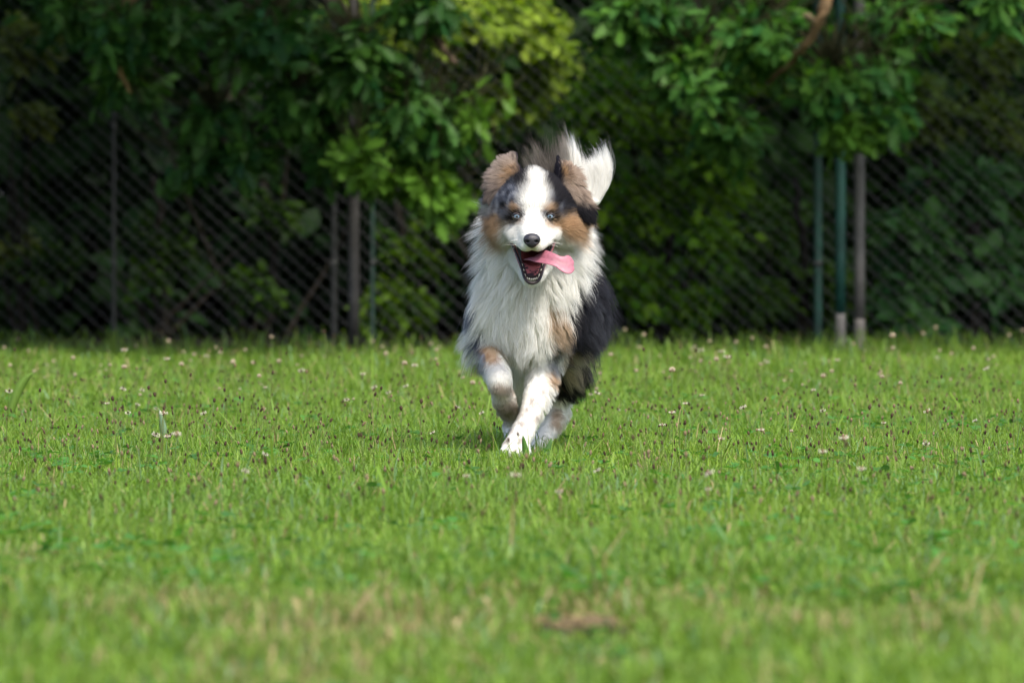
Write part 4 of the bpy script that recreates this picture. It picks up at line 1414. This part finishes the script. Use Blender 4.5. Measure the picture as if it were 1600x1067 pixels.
# ---- tongue
def tongue():
    sp = [(830, 406, 13.875, 20), (834, 402, 13.83, 22), (842, 401, 13.79, 22), (853, 403, 13.775, 19), (863, 406, 13.768, 17), (872, 409.5, 13.766, 15.5), (879, 412.5, 13.766, 21), (885, 414, 13.767, 26), (891, 415, 13.769, 25), (896, 416, 13.772, 13)]
    ctr = np.array([P(*q[:3]) for q in sp]); w = np.array([q[3] for q in sp]) * .00129 * .5
    m = 44
    s = np.linspace(0, len(sp) - 1, m)
    c_ = np.stack([np.interp(s, range(len(sp)), ctr[:, k]) for k in range(3)], 1)
    ker = np.array([.25, .5, .25])
    for _ in range(3): c_[1:-1] = .25 * c_[:-2] + .5 * c_[1:-1] + .25 * c_[2:]
    ww = np.interp(s, range(len(sp)), w) * 1.28
    for _ in range(2): ww[1:-1] = .25 * ww[:-2] + .5 * ww[1:-1] + .25 * ww[2:]
    t = nrm(np.gradient(c_, axis=0))
    up = A(0, -.88, .48)
    side = nrm(np.cross(t, np.cross(up, t)) * 0 + np.cross(up, t)); nn = nrm(np.cross(t, side))
    nn = np.where((nn @ up)[:, None] < 0, -nn, nn)
    # twist so the upper face looks at the lens
    k = 20
    V = []; C = []
    for i in range(m):
        for j in range(k):
            a = 2 * math.pi * j / k
            u = math.cos(a); v = math.sin(a)
            groove = .0016 * math.exp(-(u / .22) ** 2) * (v > 0)
            V.append(c_[i] + side[i] * ww[i] * u + nn[i] * (v * .0026 + .0022 * u * u - groove))
            g = math.exp(-(u / .2) ** 2) * (v > 0)
            C.append(A(.31, .105, .145) * (1 - .25 * g) * (.9 + .2 * i / m))
    V = np.array(V + [c_[0], c_[-1]]); C = np.array(C + [A(.5, .2, .22), A(.6, .25, .3)])
    i, j = np.meshgrid(np.arange(m - 1), np.arange(k), indexing='ij'); i = i.ravel(); j = j.ravel()
    F4 = np.stack([i * k + j, i * k + (j + 1) % k, (i + 1) * k + (j + 1) % k, (i + 1) * k + j], 1)
    jj = np.arange(k)
    F3 = np.concatenate([np.stack([(jj + 1) % k, jj, np.full(k, m * k)], 1), np.stack([(m - 1) * k + jj, (m - 1) * k + (jj + 1) % k, np.full(k, m * k + 1)], 1)])
    mesh_obj('tongue', V, [F3, F4], M_WET, dog, C)


tongue()

# ---- lips (pink inner edge), teeth
for sg in (-1, 1):
    pts = [P(833 + sg * 33, 377, 13.888), P(833 + sg * 27.5, 392, 13.874), P(832 + sg * 20.5, 410, 13.850), P(832 + sg * 14.5, 426, 13.828)]
    mb = MB(); bp = wobble(pts, 6, .0003)
    mb.tube(bp, np.linspace(.0046, .0026, len(bp)), (.30, .105, .11), k=10)
    mb.build('gum', M_WET, dog)


rim = [(0, 442.5, 13.797), (8, 440, 13.800), (13.5, 432, 13.812), (17.5, 418, 13.836), (23.5, 402, 13.857), (29.5, 388, 13.874), (37, 374.5, 13.892)]
rim = [(832.5 - a, b, c) for a, b, c in rim[:0:-1]] + [(831.5 + a, b, c) for a, b, c in rim]
mb = MB(); bp = wobble([P(*q) for q in rim], 5, .00015)
mb.tube(bp, .0023 + .0010 * np.sin(np.linspace(0, math.pi, len(bp))) ** 2, (.022, .014, .016), k=10)
mb.build('lip', M_WET, dog)


def tooth(c, r, l, ax):
    mb = MB()
    c = np.asarray(c); ax = nrm(A(*ax))
    t = np.linspace(0, 1, 7)
    pts = c + ax * l * t[:, None]
    mb.tube(pts, r * np.sqrt(np.maximum(0.02, 1 - t ** 1.8)), (.74, .68, .55), k=9)
    mb.build('tooth', M_TOOTH, dog)


for k in range(6):
    u = (k - 2.5) / 2.5
    tooth(P(831.5 + u * 7.5, 437.5 - 1.4 * u * u, 13.815), .0017, .0040, (0, -.15, 1))
for sg in (-1, 1):
    tooth(P(831.5 + sg * 11, 434.5, 13.818), .0026, .0090, (sg * .08, -.15, 1))
    for k, (dx, py, Y) in enumerate(((14.5, 424, 13.829), (17, 416, 13.845))):
        tooth(P(832 + sg * dx, py, Y), .0024, .0048 + .0006 * k, (-sg * .2, -.3, 1))
# ---- whiskers
for sg in (-1, 1):
    for k in range(7):
        q = P(831 + sg * random.uniform(13, 21), 372 + random.uniform(0, 12), 13.785)
        v = A(sg * random.uniform(.7, 1), random.uniform(.0, .5), random.uniform(-.5, .2)); l = random.uniform(.025, .045)
        mb = MB(); mb.tube([q, q + v * l * .5, q + v * l + A(0, 0, -.004)], [.00028, .0002, .0001], (.75, .72, .68), k=4)
        mb.build('whisker', M_TOOTH, dog)
# ---- claws
for tx, ty, tY in ((789, 708, 13.937), (798.5, 714, 13.915), (811.5, 715, 13.915), (823, 709, 13.932)):
    mb = MB(); q = P(tx, ty, tY)
    mb.tube([q, q + A(0, -.004, -.003), q + A(0, -.006, -.008)], [.0026, .002, .0005], (.05, .04, .04), k=8)
    mb.build('claw', M_NOSE, dog)
